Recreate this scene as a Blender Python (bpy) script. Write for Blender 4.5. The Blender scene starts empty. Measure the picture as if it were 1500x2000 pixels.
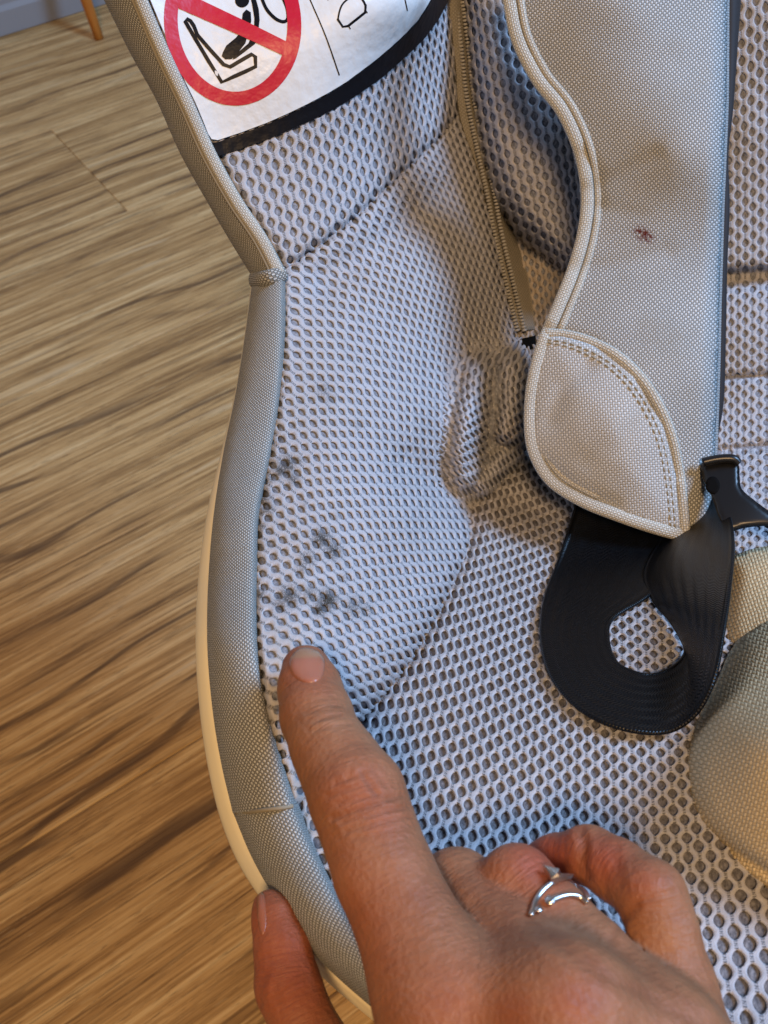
import bpy, math, random
import numpy as np
from mathutils import Vector, geometry, bvhtree

random.seed(7)
RNG = np.random.default_rng(7)

# ------------------------------------------------------------------ camera
FPX, CX, CY = 2000.0, 750.0, 1000.0            # focal length and centre, in photo pixels
PITCH, CAM_H = math.radians(52), 0.62
sc = bpy.context.scene
cam_data = bpy.data.cameras.new("camera")
cam = bpy.data.objects.new("camera", cam_data)
sc.collection.objects.link(cam)
cam.location = (0, 0, CAM_H)
cam.rotation_euler = (math.pi / 2 - PITCH, 0, 0)
cam_data.sensor_fit = 'HORIZONTAL'
cam_data.sensor_width = 36
cam_data.lens = 36 * FPX / 1500
cam_data.clip_start = 0.01
cam_data.clip_end = 60
cam_data.dof.use_dof = True
cam_data.dof.focus_distance = 0.280
cam_data.dof.aperture_fstop = 52
sc.camera = cam

# ------------------------------------------------------------------ light
world = bpy.data.worlds.new("World")
sc.world = world
world.use_nodes = True
bg = world.node_tree.nodes["Background"]
bg.inputs[0].default_value = (1.0, 0.90, 0.80, 1)
bg.inputs[1].default_value = 0.09

def area(name, loc, target, size, power, color):
    l = bpy.data.lights.new(name, 'AREA')
    l.shape = 'RECTANGLE'
    l.size, l.size_y = size
    l.energy = power
    l.color = color
    o = bpy.data.objects.new(name, l)
    sc.collection.objects.link(o)
    o.location = loc
    o.rotation_euler = (Vector(target) - Vector(loc)).to_track_quat('-Z', 'Y').to_euler()
    return o

area("window_light", (1.06, 0.34, 1.62), (0.05, 0.2, 0.4), (0.5, 0.6), 45, (0.36, 0.61, 1.0))
area("ceiling_lamp", (-0.06, -0.58, 1.55), (0.0, 0.2, 0.35), (0.2, 0.2), 16, (1.0, 0.64, 0.32))

sc.view_settings.view_transform = 'Standard'
sc.view_settings.look = 'None'
sc.view_settings.exposure = -0.33
sc.view_settings.gamma = 1.0
sc.render.engine = 'CYCLES'
sc.cycles.use_denoising = True
sc.cycles.max_bounces = 6
sc.cycles.diffuse_bounces = 4

# ------------------------------------------------------------------ maths helpers
SA, CA = math.sin(math.pi / 2 - PITCH), math.cos(math.pi / 2 - PITCH)

def cam_pt(x, y, d):
    x, y, d = np.broadcast_arrays(np.asarray(x, float), np.asarray(y, float), np.asarray(d, float))
    return np.stack([(x - CX) / FPX * d, -(y - CY) / FPX * d, -d], -1)

def to_world(p):
    p = np.asarray(p, float)
    return np.stack([p[..., 0], p[..., 1] * CA - p[..., 2] * SA, p[..., 1] * SA + p[..., 2] * CA + CAM_H], -1)

def W(x, y, d):
    return to_world(cam_pt(x, y, d))

def to_px(w):
    w = np.asarray(w, float)
    z0 = w[..., 2] - CAM_H
    y = w[..., 1] * CA + z0 * SA
    z = -w[..., 1] * SA + z0 * CA
    d = -z
    return CX + w[..., 0] / d * FPX, CY - y / d * FPX, d

class TPS:
    def __init__(self, pts, vals, lam=1e-4):
        self.p = np.asarray(pts, float) / 1000.0
        n = len(self.p)
        K = self._k(self.p, self.p) + lam * np.eye(n)
        P = np.hstack([np.ones((n, 1)), self.p])
        A = np.zeros((n + 3, n + 3))
        A[:n, :n] = K; A[:n, n:] = P; A[n:, :n] = P.T
        b = np.concatenate([np.asarray(vals, float), np.zeros(3)])
        self.c = np.linalg.solve(A, b)
    def _k(self, a, b):
        r2 = ((a[:, None, :] - b[None, :, :]) ** 2).sum(-1)
        return 0.5 * r2 * np.log(r2 + 1e-12)
    def __call__(self, x, y):
        sh = np.shape(x)
        q = np.stack([np.ravel(x), np.ravel(y)], -1) / 1000.0
        n = len(self.p)
        out = self.c[n] + q @ self.c[n + 1:]
        for i in range(n):
            r2 = (q[:, 0] - self.p[i, 0]) ** 2 + (q[:, 1] - self.p[i, 1]) ** 2
            out = out + self.c[i] * 0.5 * r2 * np.log(r2 + 1e-12)
        return out.reshape(sh)

def catmull(pts, n, closed=False):
    p = np.asarray(pts, float)
    if closed:
        p = np.vstack([p, p[:1]])
    seg = np.sqrt(((p[1:, :2] - p[:-1, :2]) ** 2).sum(1)) + 1e-9
    t = np.concatenate([[0], np.cumsum(np.sqrt(seg))])
    s = np.concatenate([[0], np.cumsum(seg)])
    if closed:
        e0, e1 = p[-2], p[1]
    else:
        e0, e1 = 2 * p[0] - p[1], 2 * p[-1] - p[-2]
    q = np.vstack([e0, p, e1])
    k = np.concatenate([[t[0] - (t[1] - t[0])], t, [t[-1] + (t[-1] - t[-2])]])
    m = (q[2:] - q[:-2]) / (k[2:] - k[:-2])[:, None]
    u = np.linspace(0, s[-1], n + 1)[:-1] if closed else np.linspace(0, s[-1], n)
    i = np.clip(np.searchsorted(s, u, side='right') - 1, 0, len(seg) - 1)
    f = ((u - s[i]) / seg[i])[:, None]
    h = (t[i + 1] - t[i])[:, None]
    return ((2 * f**3 - 3 * f**2 + 1) * p[i] + (f**3 - 2 * f**2 + f) * h * m[i]
            + (-2 * f**3 + 3 * f**2) * p[i + 1] + (f**3 - f**2) * h * m[i + 1])

def signed_dist(poly, x, y):
    """signed distance in pixels to a closed polygon, negative inside"""
    sh = np.shape(x)
    px, py = np.ravel(x), np.ravel(y)
    p = np.asarray(poly, float)
    q = np.roll(p, -1, 0)
    best = np.full(px.shape, 1e18)
    inside = np.zeros(px.shape, bool)
    for (ax, ay), (bx, by) in zip(p, q):
        dx, dy = bx - ax, by - ay
        t = np.clip(((px - ax) * dx + (py - ay) * dy) / (dx * dx + dy * dy + 1e-12), 0, 1)
        best = np.minimum(best, (px - ax - t * dx) ** 2 + (py - ay - t * dy) ** 2)
        c = (ay > py) != (by > py)
        if dy != 0:
            inside ^= c & (px < dx * (py - ay) / dy + ax)
    s = np.sqrt(best)
    return np.where(inside, -s, s).reshape(sh)

def line_dist(line, x, y):
    best = np.full(np.shape(x), 1e18)
    for (ax, ay), (bx, by) in zip(line[:-1], line[1:]):
        dx, dy = bx - ax, by - ay
        t = np.clip(((x - ax) * dx + (y - ay) * dy) / (dx * dx + dy * dy + 1e-12), 0, 1)
        best = np.minimum(best, (x - ax - t * dx) ** 2 + (y - ay - t * dy) ** 2)
    return np.sqrt(best)

class Surf:
    """a fabric surface: depth over the panel, sinking into the seam along its outline"""
    def __init__(self, ctrl, poly=None, w=20, A=0.003, mod=None, lam=1e-4):
        c = np.asarray(ctrl, float)
        self.t = TPS(c[:, :2], c[:, 2], lam)
        self.poly = poly
        self.w, self.A, self.mod = w, A, mod
    def __call__(self, x, y):
        d = self.t(x, y)
        if self.poly is not None and self.A:
            s = signed_dist(self.poly, x, y)
            t = np.clip((s + self.w) / self.w, 0, 2.6)
            d = d + self.A * t * t
        if self.mod is not None:
            d = d + self.mod(x, y)
        return d
    def frame(self, x, y):
        e = 2.0
        p = W(x, y, self(x, y))
        a = W(x + e, y, self(x + e, y)) - W(x - e, y, self(x - e, y))
        b = W(x, y + e, self(x, y + e)) - W(x, y - e, self(x, y - e))
        n = np.cross(b, a)
        n /= np.linalg.norm(n, axis=-1, keepdims=True) + 1e-12
        v = np.array([0, 0, CAM_H]) - p
        n = np.where((n * v).sum(-1, keepdims=True) < 0, -n, n)
        return p, n

# ------------------------------------------------------------------ object helpers
COL = sc.collection
ORIGIN = {}

def thing(name, label, cat, base, group=None):
    o = bpy.data.objects.new(name, None)
    o.empty_display_size = 0.02
    COL.objects.link(o)
    o.location = base
    o["label"], o["category"] = label, cat
    if group:
        o["group"] = group
    ORIGIN[o.name] = np.array(base, float)
    return o

def tag(o, label, cat, group=None):
    o["label"], o["category"] = label, cat
    if group:
        o["group"] = group
    return o

def build(name, V, F, mat, parent=None, uv=None, smooth=True, attrs=None, kind=None, label=None, base=None):
    """V world points; F list of face arrays (rows of vertex ids)"""
    V = np.asarray(V, float)
    if parent is not None:
        org = ORIGIN[parent.name]
    elif base is not None:
        org = np.asarray(base, float)
    else:
        org = np.zeros(3)
    me = bpy.data.meshes.new(name)
    if isinstance(F, np.ndarray):
        F = [F]
    loops = np.concatenate([np.asarray(f, np.int32).ravel() for f in F])
    tot = np.concatenate([np.full(len(f), np.asarray(f).shape[1], np.int32) for f in F])
    start = np.concatenate([[0], np.cumsum(tot)[:-1]]).astype(np.int32)
    me.vertices.add(len(V)); me.vertices.foreach_set("co", (V - org).astype(np.float32).ravel())
    me.loops.add(len(loops)); me.loops.foreach_set("vertex_index", loops)
    me.polygons.add(len(tot)); me.polygons.foreach_set("loop_start", start)
    me.polygons.foreach_set("loop_total", tot)
    me.polygons.foreach_set("use_smooth", np.full(len(tot), smooth, bool))
    if uv is not None:
        l = me.uv_layers.new(name="UVMap")
        l.data.foreach_set("uv", np.asarray(uv, np.float32)[loops].ravel())
    for k, a in (attrs or {}).items():
        at = me.attributes.new(k, 'FLOAT', 'POINT')
        at.data.foreach_set("value", np.asarray(a, np.float32))
    me.update(calc_edges=True)
    me.validate()
    me.materials.append(mat)
    o = bpy.data.objects.new(name, me)
    COL.objects.link(o)
    ORIGIN[o.name] = org
    if parent is not None:
        o.parent = parent
    elif base is not None:
        o.location = base
    if kind:
        o["kind"] = kind
    if label:
        o["label"] = label
    return o

def grid_faces(nu, nv, wrap=False):
    i = np.arange(nu - 1)[:, None]
    j = np.arange(nv if wrap else nv - 1)[None, :]
    a = i * nv + j
    b = i * nv + (j + 1) % nv
    return np.stack([a, b, b + nv, a + nv], -1).reshape(-1, 4)

def loft(rails, nl, nc, px=True, uvs=1000.0):
    """rails: same-length lists of (px,py,depth) (or world points); returns V, F, uv in thread units"""
    R = [np.asarray(r, float) for r in rails]
    R = [W(r[:, 0], r[:, 1], r[:, 2]) for r in R] if px else R
    R = np.array([spline3(r, nl) for r in R])          # rails x nl x 3
    G = np.array([spline3(R[:, k], nc) for k in range(nl)])  # nl x nc x 3
    du = np.concatenate([[0], np.cumsum(np.linalg.norm(G[1:, nc // 2] - G[:-1, nc // 2], axis=1))])
    dv = np.concatenate([[0], np.cumsum(np.linalg.norm(G[nl // 2, 1:] - G[nl // 2, :-1], axis=1))])
    uv = np.stack(np.broadcast_arrays(dv[None, :], du[:, None]), -1) * uvs
    return G.reshape(-1, 3), grid_faces(nl, nc), uv.reshape(-1, 2)

def spline3(p, n):
    """resample a 3D polyline smoothly by uniform parameter"""
    p = np.asarray(p, float)
    m = len(p)
    u = np.linspace(0, m - 1, n)
    i = np.clip(u.astype(int), 0, m - 2)
    f = (u - i)[:, None]
    q = np.vstack([2 * p[0] - p[1], p, 2 * p[-1] - p[-2]])
    a, b, c, d = q[i], q[i + 1], q[i + 2], q[i + 3]
    return b + 0.5 * f * (c - a + f * (2 * a - 5 * b + 4 * c - d + f * (3 * (b - c) + d - a)))

def thicken(V, F, nu, nv, t):
    """close a grid sheet into a slab of thickness t"""
    G = V.reshape(nu, nv, 3)
    du = np.gradient(G, axis=0); dv = np.gradient(G, axis=1)
    n = np.cross(du, dv); n /= np.linalg.norm(n, axis=-1, keepdims=True) + 1e-12
    A = (G + n * t / 2).reshape(-1, 3); B = (G - n * t / 2).reshape(-1, 3)
    N = nu * nv
    idx = np.arange(N).reshape(nu, nv)
    rim = np.concatenate([idx[0, :], idx[1:, -1], idx[-1, -2::-1], idx[-2:0:-1, 0]])
    nx = np.roll(rim, -1)
    side = np.stack([rim, nx, nx + N, rim + N], -1)
    return np.vstack([A, B]), [F, F[:, ::-1] + N, side]

def tube(path, r, nl, nc=10, flat=1.0, uvs=1000.0, close_ends=True, px=True, toward=None):
    P = np.asarray(path, float)
    P = W(P[:, 0], P[:, 1], P[:, 2]) if px else P
    C = spline3(P, nl)
    T = np.gradient(C, axis=0); T /= np.linalg.norm(T, axis=1, keepdims=True) + 1e-12
    ref = np.array([0, 0, CAM_H]) - C if toward is None else np.broadcast_to(np.asarray(toward, float), C.shape)
    S = np.cross(T, ref); S /= np.linalg.norm(S, axis=1, keepdims=True) + 1e-12
    B = np.cross(S, T)
    r = np.broadcast_to(np.asarray(r, float), (nl,)) if np.ndim(r) == 0 else np.interp(np.linspace(0, 1, nl), np.linspace(0, 1, len(r)), r)
    a = np.linspace(0, 2 * np.pi, nc, endpoint=False)
    G = C[:, None] + r[:, None, None] * (np.cos(a)[None, :, None] * S[:, None] + flat * np.sin(a)[None, :, None] * B[:, None])
    F = [grid_faces(nl, nc, wrap=True)]
    V = G.reshape(-1, 3)
    du = np.concatenate([[0], np.cumsum(np.linalg.norm(C[1:] - C[:-1], axis=1))])
    uv = np.stack(np.broadcast_arrays((a / (2 * np.pi) * 6 * r.mean())[None, :], du[:, None]), -1).reshape(-1, 2) * uvs
    if close_ends:
        k = len(V)
        V = np.vstack([V, C[:1], C[-1:]]); uv = np.vstack([uv, uv[:1], uv[-1:]])
        j = np.arange(nc)
        F.append(np.stack([(j + 1) % nc, j, np.full(nc, k)], -1))
        F.append(np.stack([(nl - 1) * nc + j, (nl - 1) * nc + (j + 1) % nc, np.full(nc, k + 1)], -1))
    return V, F, uv

def tri_patch(poly, step, closed_n=None):
    """triangulate a smooth outline (pixels) with inner points; returns xy, tris, boundary ids"""
    P = np.asarray(poly, float)
    q = np.roll(P, -1, 0)
    out = []
    for a, b in zip(P, q):
        k = max(1, int(np.ceil(np.hypot(*(b - a)) / step)))
        for t in range(k):
            out.append(a + (b - a) * t / k)
    out = np.array(out)
    nb = len(out)
    x0, y0 = out.min(0); x1, y1 = out.max(0)
    gx, gy = np.meshgrid(np.arange(x0 + step / 2, x1, step), np.arange(y0 + step / 2, y1, step))
    gx = gx + (np.arange(gx.shape[0])[:, None] % 2) * step / 2
    s = signed_dist(out, gx, gy)
    ok = s < -0.55 * step
    pts = np.vstack([out, np.stack([gx[ok], gy[ok]], -1)])
    ed = [(i, (i + 1) % nb) for i in range(nb)]
    v, e, f, ov, oe, of = geometry.delaunay_2d_cdt([Vector(p) for p in pts], ed, [], 1, 1e-5)
    xy = np.array([(p.x, p.y) for p in v])
    tri = np.array([t for t in f if len(t) == 3])
    a, b, c = xy[tri[:, 0]], xy[tri[:, 1]], xy[tri[:, 2]]
    cr = (b[:, 0] - a[:, 0]) * (c[:, 1] - a[:, 1]) - (b[:, 1] - a[:, 1]) * (c[:, 0] - a[:, 0])
    tri[cr > 0] = tri[cr > 0][:, ::-1]                    # seen from the camera side (image y runs down)
    return xy, tri

def boundary_edges(tri):
    e = np.concatenate([tri[:, [0, 1]], tri[:, [1, 2]], tri[:, [2, 0]]])
    key = np.sort(e, 1)
    u, inv, cnt = np.unique(key, axis=0, return_inverse=True, return_counts=True)
    return e[cnt[inv.ravel()] == 1]

def sheet(name, poly, surf, step, mat, parent=None, thick=0.001, lift=0.0, uvf=None, bump=None, sharp=False, **kw):
    """a patch with real thickness following a surface, its outline given as a pixel polygon"""
    xy, tri = tri_patch(poly, step)
    p, n = surf.frame(xy[:, 0], xy[:, 1])
    h = lift if bump is None else lift + bump(xy[:, 0], xy[:, 1])
    top = p + n * (h if np.ndim(h) == 0 else h[:, None])
    N = len(top)
    V = np.vstack([top, top - n * thick])
    be = boundary_edges(tri)
    side = np.stack([be[:, 1], be[:, 0], be[:, 0] + N, be[:, 1] + N], -1)
    if sharp:
        ids, inv = np.unique(side, return_inverse=True)
        side = inv.reshape(side.shape) + len(V)
        V = np.vstack([V, V[ids]])
    uv = None
    if uvf is not None:
        u = uvf(xy[:, 0], xy[:, 1])
        uv = np.vstack([u, u])
    return build(name, V, [tri, tri[:, ::-1] + N, side], mat, parent, uv=uv, **kw)

def stroke_poly(line, w, closed=False):
    """outline polygon of a stroked line"""
    p = np.asarray(line, float)
    t = np.gradient(p, axis=0)
    t /= np.linalg.norm(t, axis=1, keepdims=True) + 1e-9
    n = np.stack([-t[:, 1], t[:, 0]], -1)
    return p + n * w / 2, p - n * w / 2

def stroke(name, line, w, surf, mat, parent, lift, closed=False, n=40, thick=0.00006):
    p = catmull(line, n, closed) if n else np.asarray(line, float)
    if closed:
        p = np.vstack([p, p[:1]])
        t = np.vstack([p[1] - p[-2], p[2:] - p[:-2], p[1] - p[-2]])
    else:
        t = np.gradient(p, axis=0)
    t = t / (np.linalg.norm(t, axis=1, keepdims=True) + 1e-9)
    nn = np.stack([-t[:, 1], t[:, 0]], -1)
    G = np.stack([p - nn * w / 2, p + nn * w / 2], 1)
    q, nrm = surf.frame(G[..., 0], G[..., 1])
    top = (q + nrm * lift).reshape(-1, 3)
    N = len(top)
    F = grid_faces(len(p), 2)
    V = np.vstack([top, top - nrm.reshape(-1, 3) * thick])
    return build(name, V, [F, F[:, ::-1] + N], mat, parent)

# ------------------------------------------------------------------ materials
def lin(c):
    c = np.asarray(c, float) / 255.0
    return tuple(np.where(c <= 0.04045, c / 12.92, ((c + 0.055) / 1.055) ** 2.4)) + (1.0,)

class NT:
    def __init__(self, name, rough=0.8, spec=0.3):
        self.m = bpy.data.materials.new(name)
        self.m.use_nodes = True
        self.t = self.m.node_tree
        self.b = self.t.nodes["Principled BSDF"]
        self.b.inputs["Roughness"].default_value = rough
        self.b.inputs["Specular IOR Level"].default_value = spec
    def n(self, typ, **kw):
        x = self.t.nodes.new(typ)
        for k, v in kw.items():
            setattr(x, k, v)
        return x
    def link(self, a, b):
        self.t.links.new(a, b)
    def put(self, sock, v):
        if hasattr(v, 'is_linked') or isinstance(v, bpy.types.NodeSocket):
            self.link(v, sock)
        else:
            sock.default_value = v
    def math(self, op, a, b=0.0, c=0.0, clamp=False):
        x = self.n('ShaderNodeMath', operation=op, use_clamp=clamp)
        for i, v in enumerate((a, b, c)):
            self.put(x.inputs[i], v)
        return x.outputs[0]
    def mix(self, f, a, b):
        x = self.n('ShaderNodeMix', data_type='RGBA')
        self.put(x.inputs[0], f); self.put(x.inputs[6], a); self.put(x.inputs[7], b)
        return x.outputs[2]
    def smooth(self, v, lo, hi):
        x = self.n('ShaderNodeMapRange', interpolation_type='SMOOTHSTEP')
        self.put(x.inputs[0], v)
        x.inputs[1].default_value, x.inputs[2].default_value = lo, hi
        return x.outputs[0]
    def noise(self, vec, scale, detail=2, rough=0.5, dim='3D', dist=0.0):
        x = self.n('ShaderNodeTexNoise', noise_dimensions=dim)
        if vec is not None:
            self.link(vec, x.inputs['Vector'])
        x.inputs['Scale'].default_value = scale
        x.inputs['Detail'].default_value = detail
        x.inputs['Roughness'].default_value = rough
        x.inputs['Distortion'].default_value = dist
        return x.outputs[0]
    def ramp(self, f, stops):
        x = self.n('ShaderNodeValToRGB')
        self.link(f, x.inputs[0])
        el = x.color_ramp.elements
        while len(el) < len(stops):
            el.new(0.5)
        for e, (p, c) in zip(el, stops):
            e.position, e.color = p, c
        return x.outputs[0]
    def uv(self):
        x = self.n('ShaderNodeUVMap'); x.uv_map = "UVMap"
        s = self.n('ShaderNodeSeparateXYZ'); self.link(x.outputs[0], s.inputs[0])
        return x.outputs[0], s.outputs[0], s.outputs[1]
    def obj(self):
        return self.n('ShaderNodeTexCoord').outputs['Object']
    def attr(self, name):
        x = self.n('ShaderNodeAttribute'); x.attribute_name = name
        return x.outputs['Fac']
    def bump(self, h, strength, dist):
        x = self.n('ShaderNodeBump')
        x.inputs['Strength'].default_value = strength
        x.inputs['Distance'].default_value = dist
        self.link(h, x.inputs['Height'])
        self.link(x.outputs[0], self.b.inputs['Normal'])
    def color(self, c):
        self.put(self.b.inputs['Base Color'], c)

def plain(name, rgb, rough=0.6, spec=0.3, metal=0.0):
    t = NT(name, rough, spec)
    t.color(lin(rgb))
    t.b.inputs['Metallic'].default_value = metal
    return t.m

def mat_knit(name, rgb, rgb2, stains=False):
    t = NT(name, 0.75, 0.25)
    uvv, U, V = t.uv()
    k = t.math('FLOOR', t.math('ADD', U, 0.5))
    x = t.math('ABSOLUTE', t.math('SUBTRACT', U, k))
    par = t.math('FLOORED_MODULO', k, 2.0)
    y = t.math('FRACT', t.math('SUBTRACT', V, t.math('MULTIPLY', par, 0.5)))
    yc = t.math('ABSOLUTE', t.math('SUBTRACT', y, 0.5))
    lad = t.math('MULTIPLY', t.smooth(x, 0.20, 0.11), t.smooth(yc, 0.24, 0.19))
    bars = t.smooth(t.math('SINE', t.math('MULTIPLY', y, 2 * math.pi * 11.0)), 0.0, 0.5)
    gap = t.math('MULTIPLY', lad, t.math('ADD', 0.3, t.math('MULTIPLY', bars, 0.7)))
    # knitted stitches along the ribbons
    st = t.math('SINE', t.math('MULTIPLY', V, 2 * math.pi * 11.0))
    st2 = t.math('SINE', t.math('MULTIPLY', U, 2 * math.pi * 6.0))
    stitch = t.math('MULTIPLY', st, st2)
    fz = t.noise(uvv, 9.0, 3, 0.6)
    fz2 = t.noise(uvv, 0.35, 3, 0.6)
    base = t.mix(fz2, lin(rgb), lin(rgb2))
    v = t.math('ADD', t.math('MULTIPLY', t.math('SUBTRACT', fz, 0.5), 0.35), t.math('MULTIPLY', stitch, 0.05))
    hs = t.n('ShaderNodeHueSaturation')
    t.put(hs.inputs['Value'], t.math('ADD', 1.0, v)); t.put(hs.inputs['Color'], base)
    c = t.mix(t.math('MULTIPLY', gap, 0.78), hs.outputs[0], lin((60, 60, 64)))
    if stains:
        sn = t.attr('stain')
        s = t.math('MULTIPLY', sn, t.math('ADD', 0.18, t.math('MULTIPLY', 0.85, t.smooth(t.math('ADD', t.noise(uvv, 7.0, 6, 0.8), t.math('MULTIPLY', sn, 0.09)), 0.49, 0.55))), clamp=True)
        c = t.mix(s, c, lin((58, 55, 50)))
        yl = t.math('MULTIPLY', t.attr('yellow'), 0.6, clamp=True)  # yellow tint; on bolster and cushion it paints warm lamplight
        c = t.mix(yl, c, lin((176, 150, 108)))
    t.color(c)
    h = t.math('ADD', t.math('MULTIPLY', stitch, 0.25), t.math('SUBTRACT', fz, t.math('MULTIPLY', gap, 1.2)))
    t.bump(h, 0.55, 0.0003)
    t.b.inputs['Sheen Weight'].default_value = 0.15
    return t.m

def mat_backing(name, rgb, rgb2, rgb3):
    t = NT(name, 0.8, 0.25)
    uvv, U, V = t.uv()
    a = t.noise(uvv, 3.1, 3, 0.7)
    vor = t.n('ShaderNodeTexVoronoi'); t.link(uvv, vor.inputs['Vector']); vor.inputs['Scale'].default_value = 3.3
    c = t.ramp(a, [(0.30, lin(rgb3)), (0.5, lin(rgb)), (0.72, lin(rgb2))])
    dk = t.smooth(vor.outputs['Distance'], 0.24, 0.10)
    c = t.mix(t.math('MULTIPLY', dk, 0.6), c, lin((40, 40, 44)))
    if True:
        s = t.math('MULTIPLY', t.attr('stain'), 0.8, clamp=True)
        c = t.mix(s, c, lin((35, 34, 33)))
    t.color(c)
    t.bump(a, 0.6, 0.0006)
    return t.m

def mat_weave(name, rgb, rgb2, dark, stain=False, gap=0.85, rough=0.85):
    t = NT(name, rough, 0.15)
    uvv, U, V = t.uv()
    wob = t.math('MULTIPLY', t.math('SUBTRACT', t.noise(uvv, 0.35, 2), 0.5), 0.7)
    U = t.math('ADD', U, wob)
    V = t.math('ADD', V, t.math('MULTIPLY', t.math('SUBTRACT', t.noise(uvv, 0.27, 2), 0.5), 0.7))
    su = t.math('SINE', t.math('MULTIPLY', U, math.pi))
    sv = t.math('SINE', t.math('MULTIPLY', V, math.pi))
    au, av = t.math('ABSOLUTE', su), t.math('ABSOLUTE', sv)
    par = t.smooth(t.math('MULTIPLY', su, sv), -0.12, 0.12)
    warp = t.math('MULTIPLY', t.math('POWER', au, 0.8), t.math('POWER', av, 0.25))
    weft = t.math('MULTIPLY', t.math('POWER', av, 0.8), t.math('POWER', au, 0.25))
    mx = t.n('ShaderNodeMix', data_type='FLOAT')
    t.put(mx.inputs[0], par); t.put(mx.inputs[2], weft); t.put(mx.inputs[3], warp)
    h = mx.outputs[0]
    rnd = t.noise(uvv, 1.4, 2, 0.6)
    big = t.noise(uvv, 0.045, 3, 0.6)
    c = t.mix(par, lin(rgb2), lin(rgb))
    hs = t.n('ShaderNodeHueSaturation')
    t.put(hs.inputs['Value'], t.math('ADD', 0.70, t.math('ADD', t.math('MULTIPLY', rnd, 0.35), t.math('MULTIPLY', big, 0.28))))
    t.put(hs.inputs['Color'], c)
    c = t.mix(t.math('MULTIPLY', t.smooth(h, 0.62, 0.12), gap), hs.outputs[0], lin(dark))
    grime = t.smooth(t.noise(uvv, 0.028, 4, 0.7), 0.52, 0.78)
    c = t.mix(t.math('MULTIPLY', grime, 0.25), c, lin((140, 126, 100)))
    if stain:
        s = t.math('MULTIPLY', t.attr('stain'), t.smooth(t.noise(uvv, 0.6, 3, 0.7), 0.35, 0.6), clamp=True)
        c = t.mix(s, c, lin((96, 44, 38)))
        g = t.math('MULTIPLY', t.attr('yellow'), 0.6, clamp=True)
        c = t.mix(g, c, lin((140, 120, 86)))
    t.color(c)
    t.bump(h, 0.55, 0.0004)
    return t.m

M = {}
M['knit'] = mat_knit('knit_mesh', (178, 178, 184), (196, 194, 197), True)
M['back'] = mat_backing('knit_backing', (130, 132, 140), (170, 172, 180), (88, 89, 96))
M['back_dark'] = mat_backing('knit_backing_seat', (114, 112, 116), (152, 149, 152), (74, 73, 77))
M['trim'] = mat_weave('trim_weave', (200, 199, 193), (128, 127, 121), (50, 48, 46))
M['pad'] = mat_weave('pad_weave', (208, 209, 208), (146, 147, 144), (80, 79, 77), True)
M['pocket'] = mat_weave('pocket_weave', (214, 214, 212), (180, 180, 177), (122, 121, 118), True)
M['bind'] = mat_weave('binding_weave', (220, 217, 206), (190, 186, 174), (118, 112, 102))
M['crotch'] = mat_weave('crotch_weave', (234, 214, 174), (212, 190, 150), (156, 136, 100), gap=0.5)
M['tape'] = mat_weave('zipper_tape', (158, 152, 140), (142, 136, 124), (98, 92, 80), gap=0.4)
M['tooth'] = plain('zipper_tooth', (168, 165, 158), 0.5, 0.35)
M['black_plastic'] = plain('black_plastic', (26, 27, 30), 0.33, 0.5)
M['dark_lining'] = plain('dark_lining', (44, 43, 46), 0.7, 0.3)
M['opening_shade'] = plain('slot_shade', (14, 13, 13), 0.9, 0.1)  # near-black colour that paints the shade of openings
M['thread'] = plain('stitch_thread', (150, 140, 120), 0.7, 0.3)
M['silver'] = plain('ring_silver', (206, 200, 194), 0.30, 0.5, 1.0)
M['crumb'] = plain('crumb', (214, 176, 92), 0.8, 0.2)

def mat_label(name, rgb, rough=0.40):
    t = NT(name, rough, 0.5)
    o = t.obj()
    a = t.noise(o, 330.0, 2, 0.5)
    b = t.noise(o, 90.0, 2, 0.5)
    t.color(t.mix(b, lin(rgb), lin([min(255, c * 0.93 + 4) for c in rgb])))
    if max(rgb) < 60:
        t.b.inputs['Specular IOR Level'].default_value = 0.12
    t.bump(t.math('ADD', a, t.math('MULTIPLY', b, 0.8)), 0.22, 0.0012)
    return t.m
M['label_white'] = mat_label('label_white', (232, 233, 232))
M['label_red'] = mat_label('label_red', (205, 24, 52))
M['label_black'] = mat_label('label_black', (20, 20, 24))

def mat_shell():
    t = NT('shell_plastic', 0.45, 0.4)
    o = t.obj()
    t.color(t.mix(t.noise(o, 60.0, 3), lin((244, 232, 198)), lin((236, 220, 182))))
    return t.m
M['shell'] = mat_shell()

def mat_strap():
    t = NT('black_webbing', 0.34, 0.24)
    uvv, U, V = t.uv()
    a = t.math('SINE', t.math('ADD', t.math('MULTIPLY', V, 2 * math.pi * 1.25), t.math('MULTIPLY', t.math('SINE', t.math('MULTIPLY', U, 2 * math.pi * 0.33)), 3.0)))
    b = t.math('SINE', t.math('MULTIPLY', U, 2 * math.pi * 1.3))
    h = t.math('ADD', a, t.math('MULTIPLY', b, 0.08))
    n = t.noise(uvv, 2.5, 3)
    lint = t.smooth(t.noise(uvv, 1.1, 2, 0.4), 0.80, 0.84)
    c = t.mix(n, lin((7, 7, 8)), lin((14, 14, 16)))
    c = t.mix(t.math('MULTIPLY', lint, 0.5), c, lin((110, 108, 104)))
    t.color(c)
    t.bump(t.math('ADD', h, t.math('MULTIPLY', n, 1.5)), 0.32, 0.00022)
    return t.m
M['strap'] = mat_strap()

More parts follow.
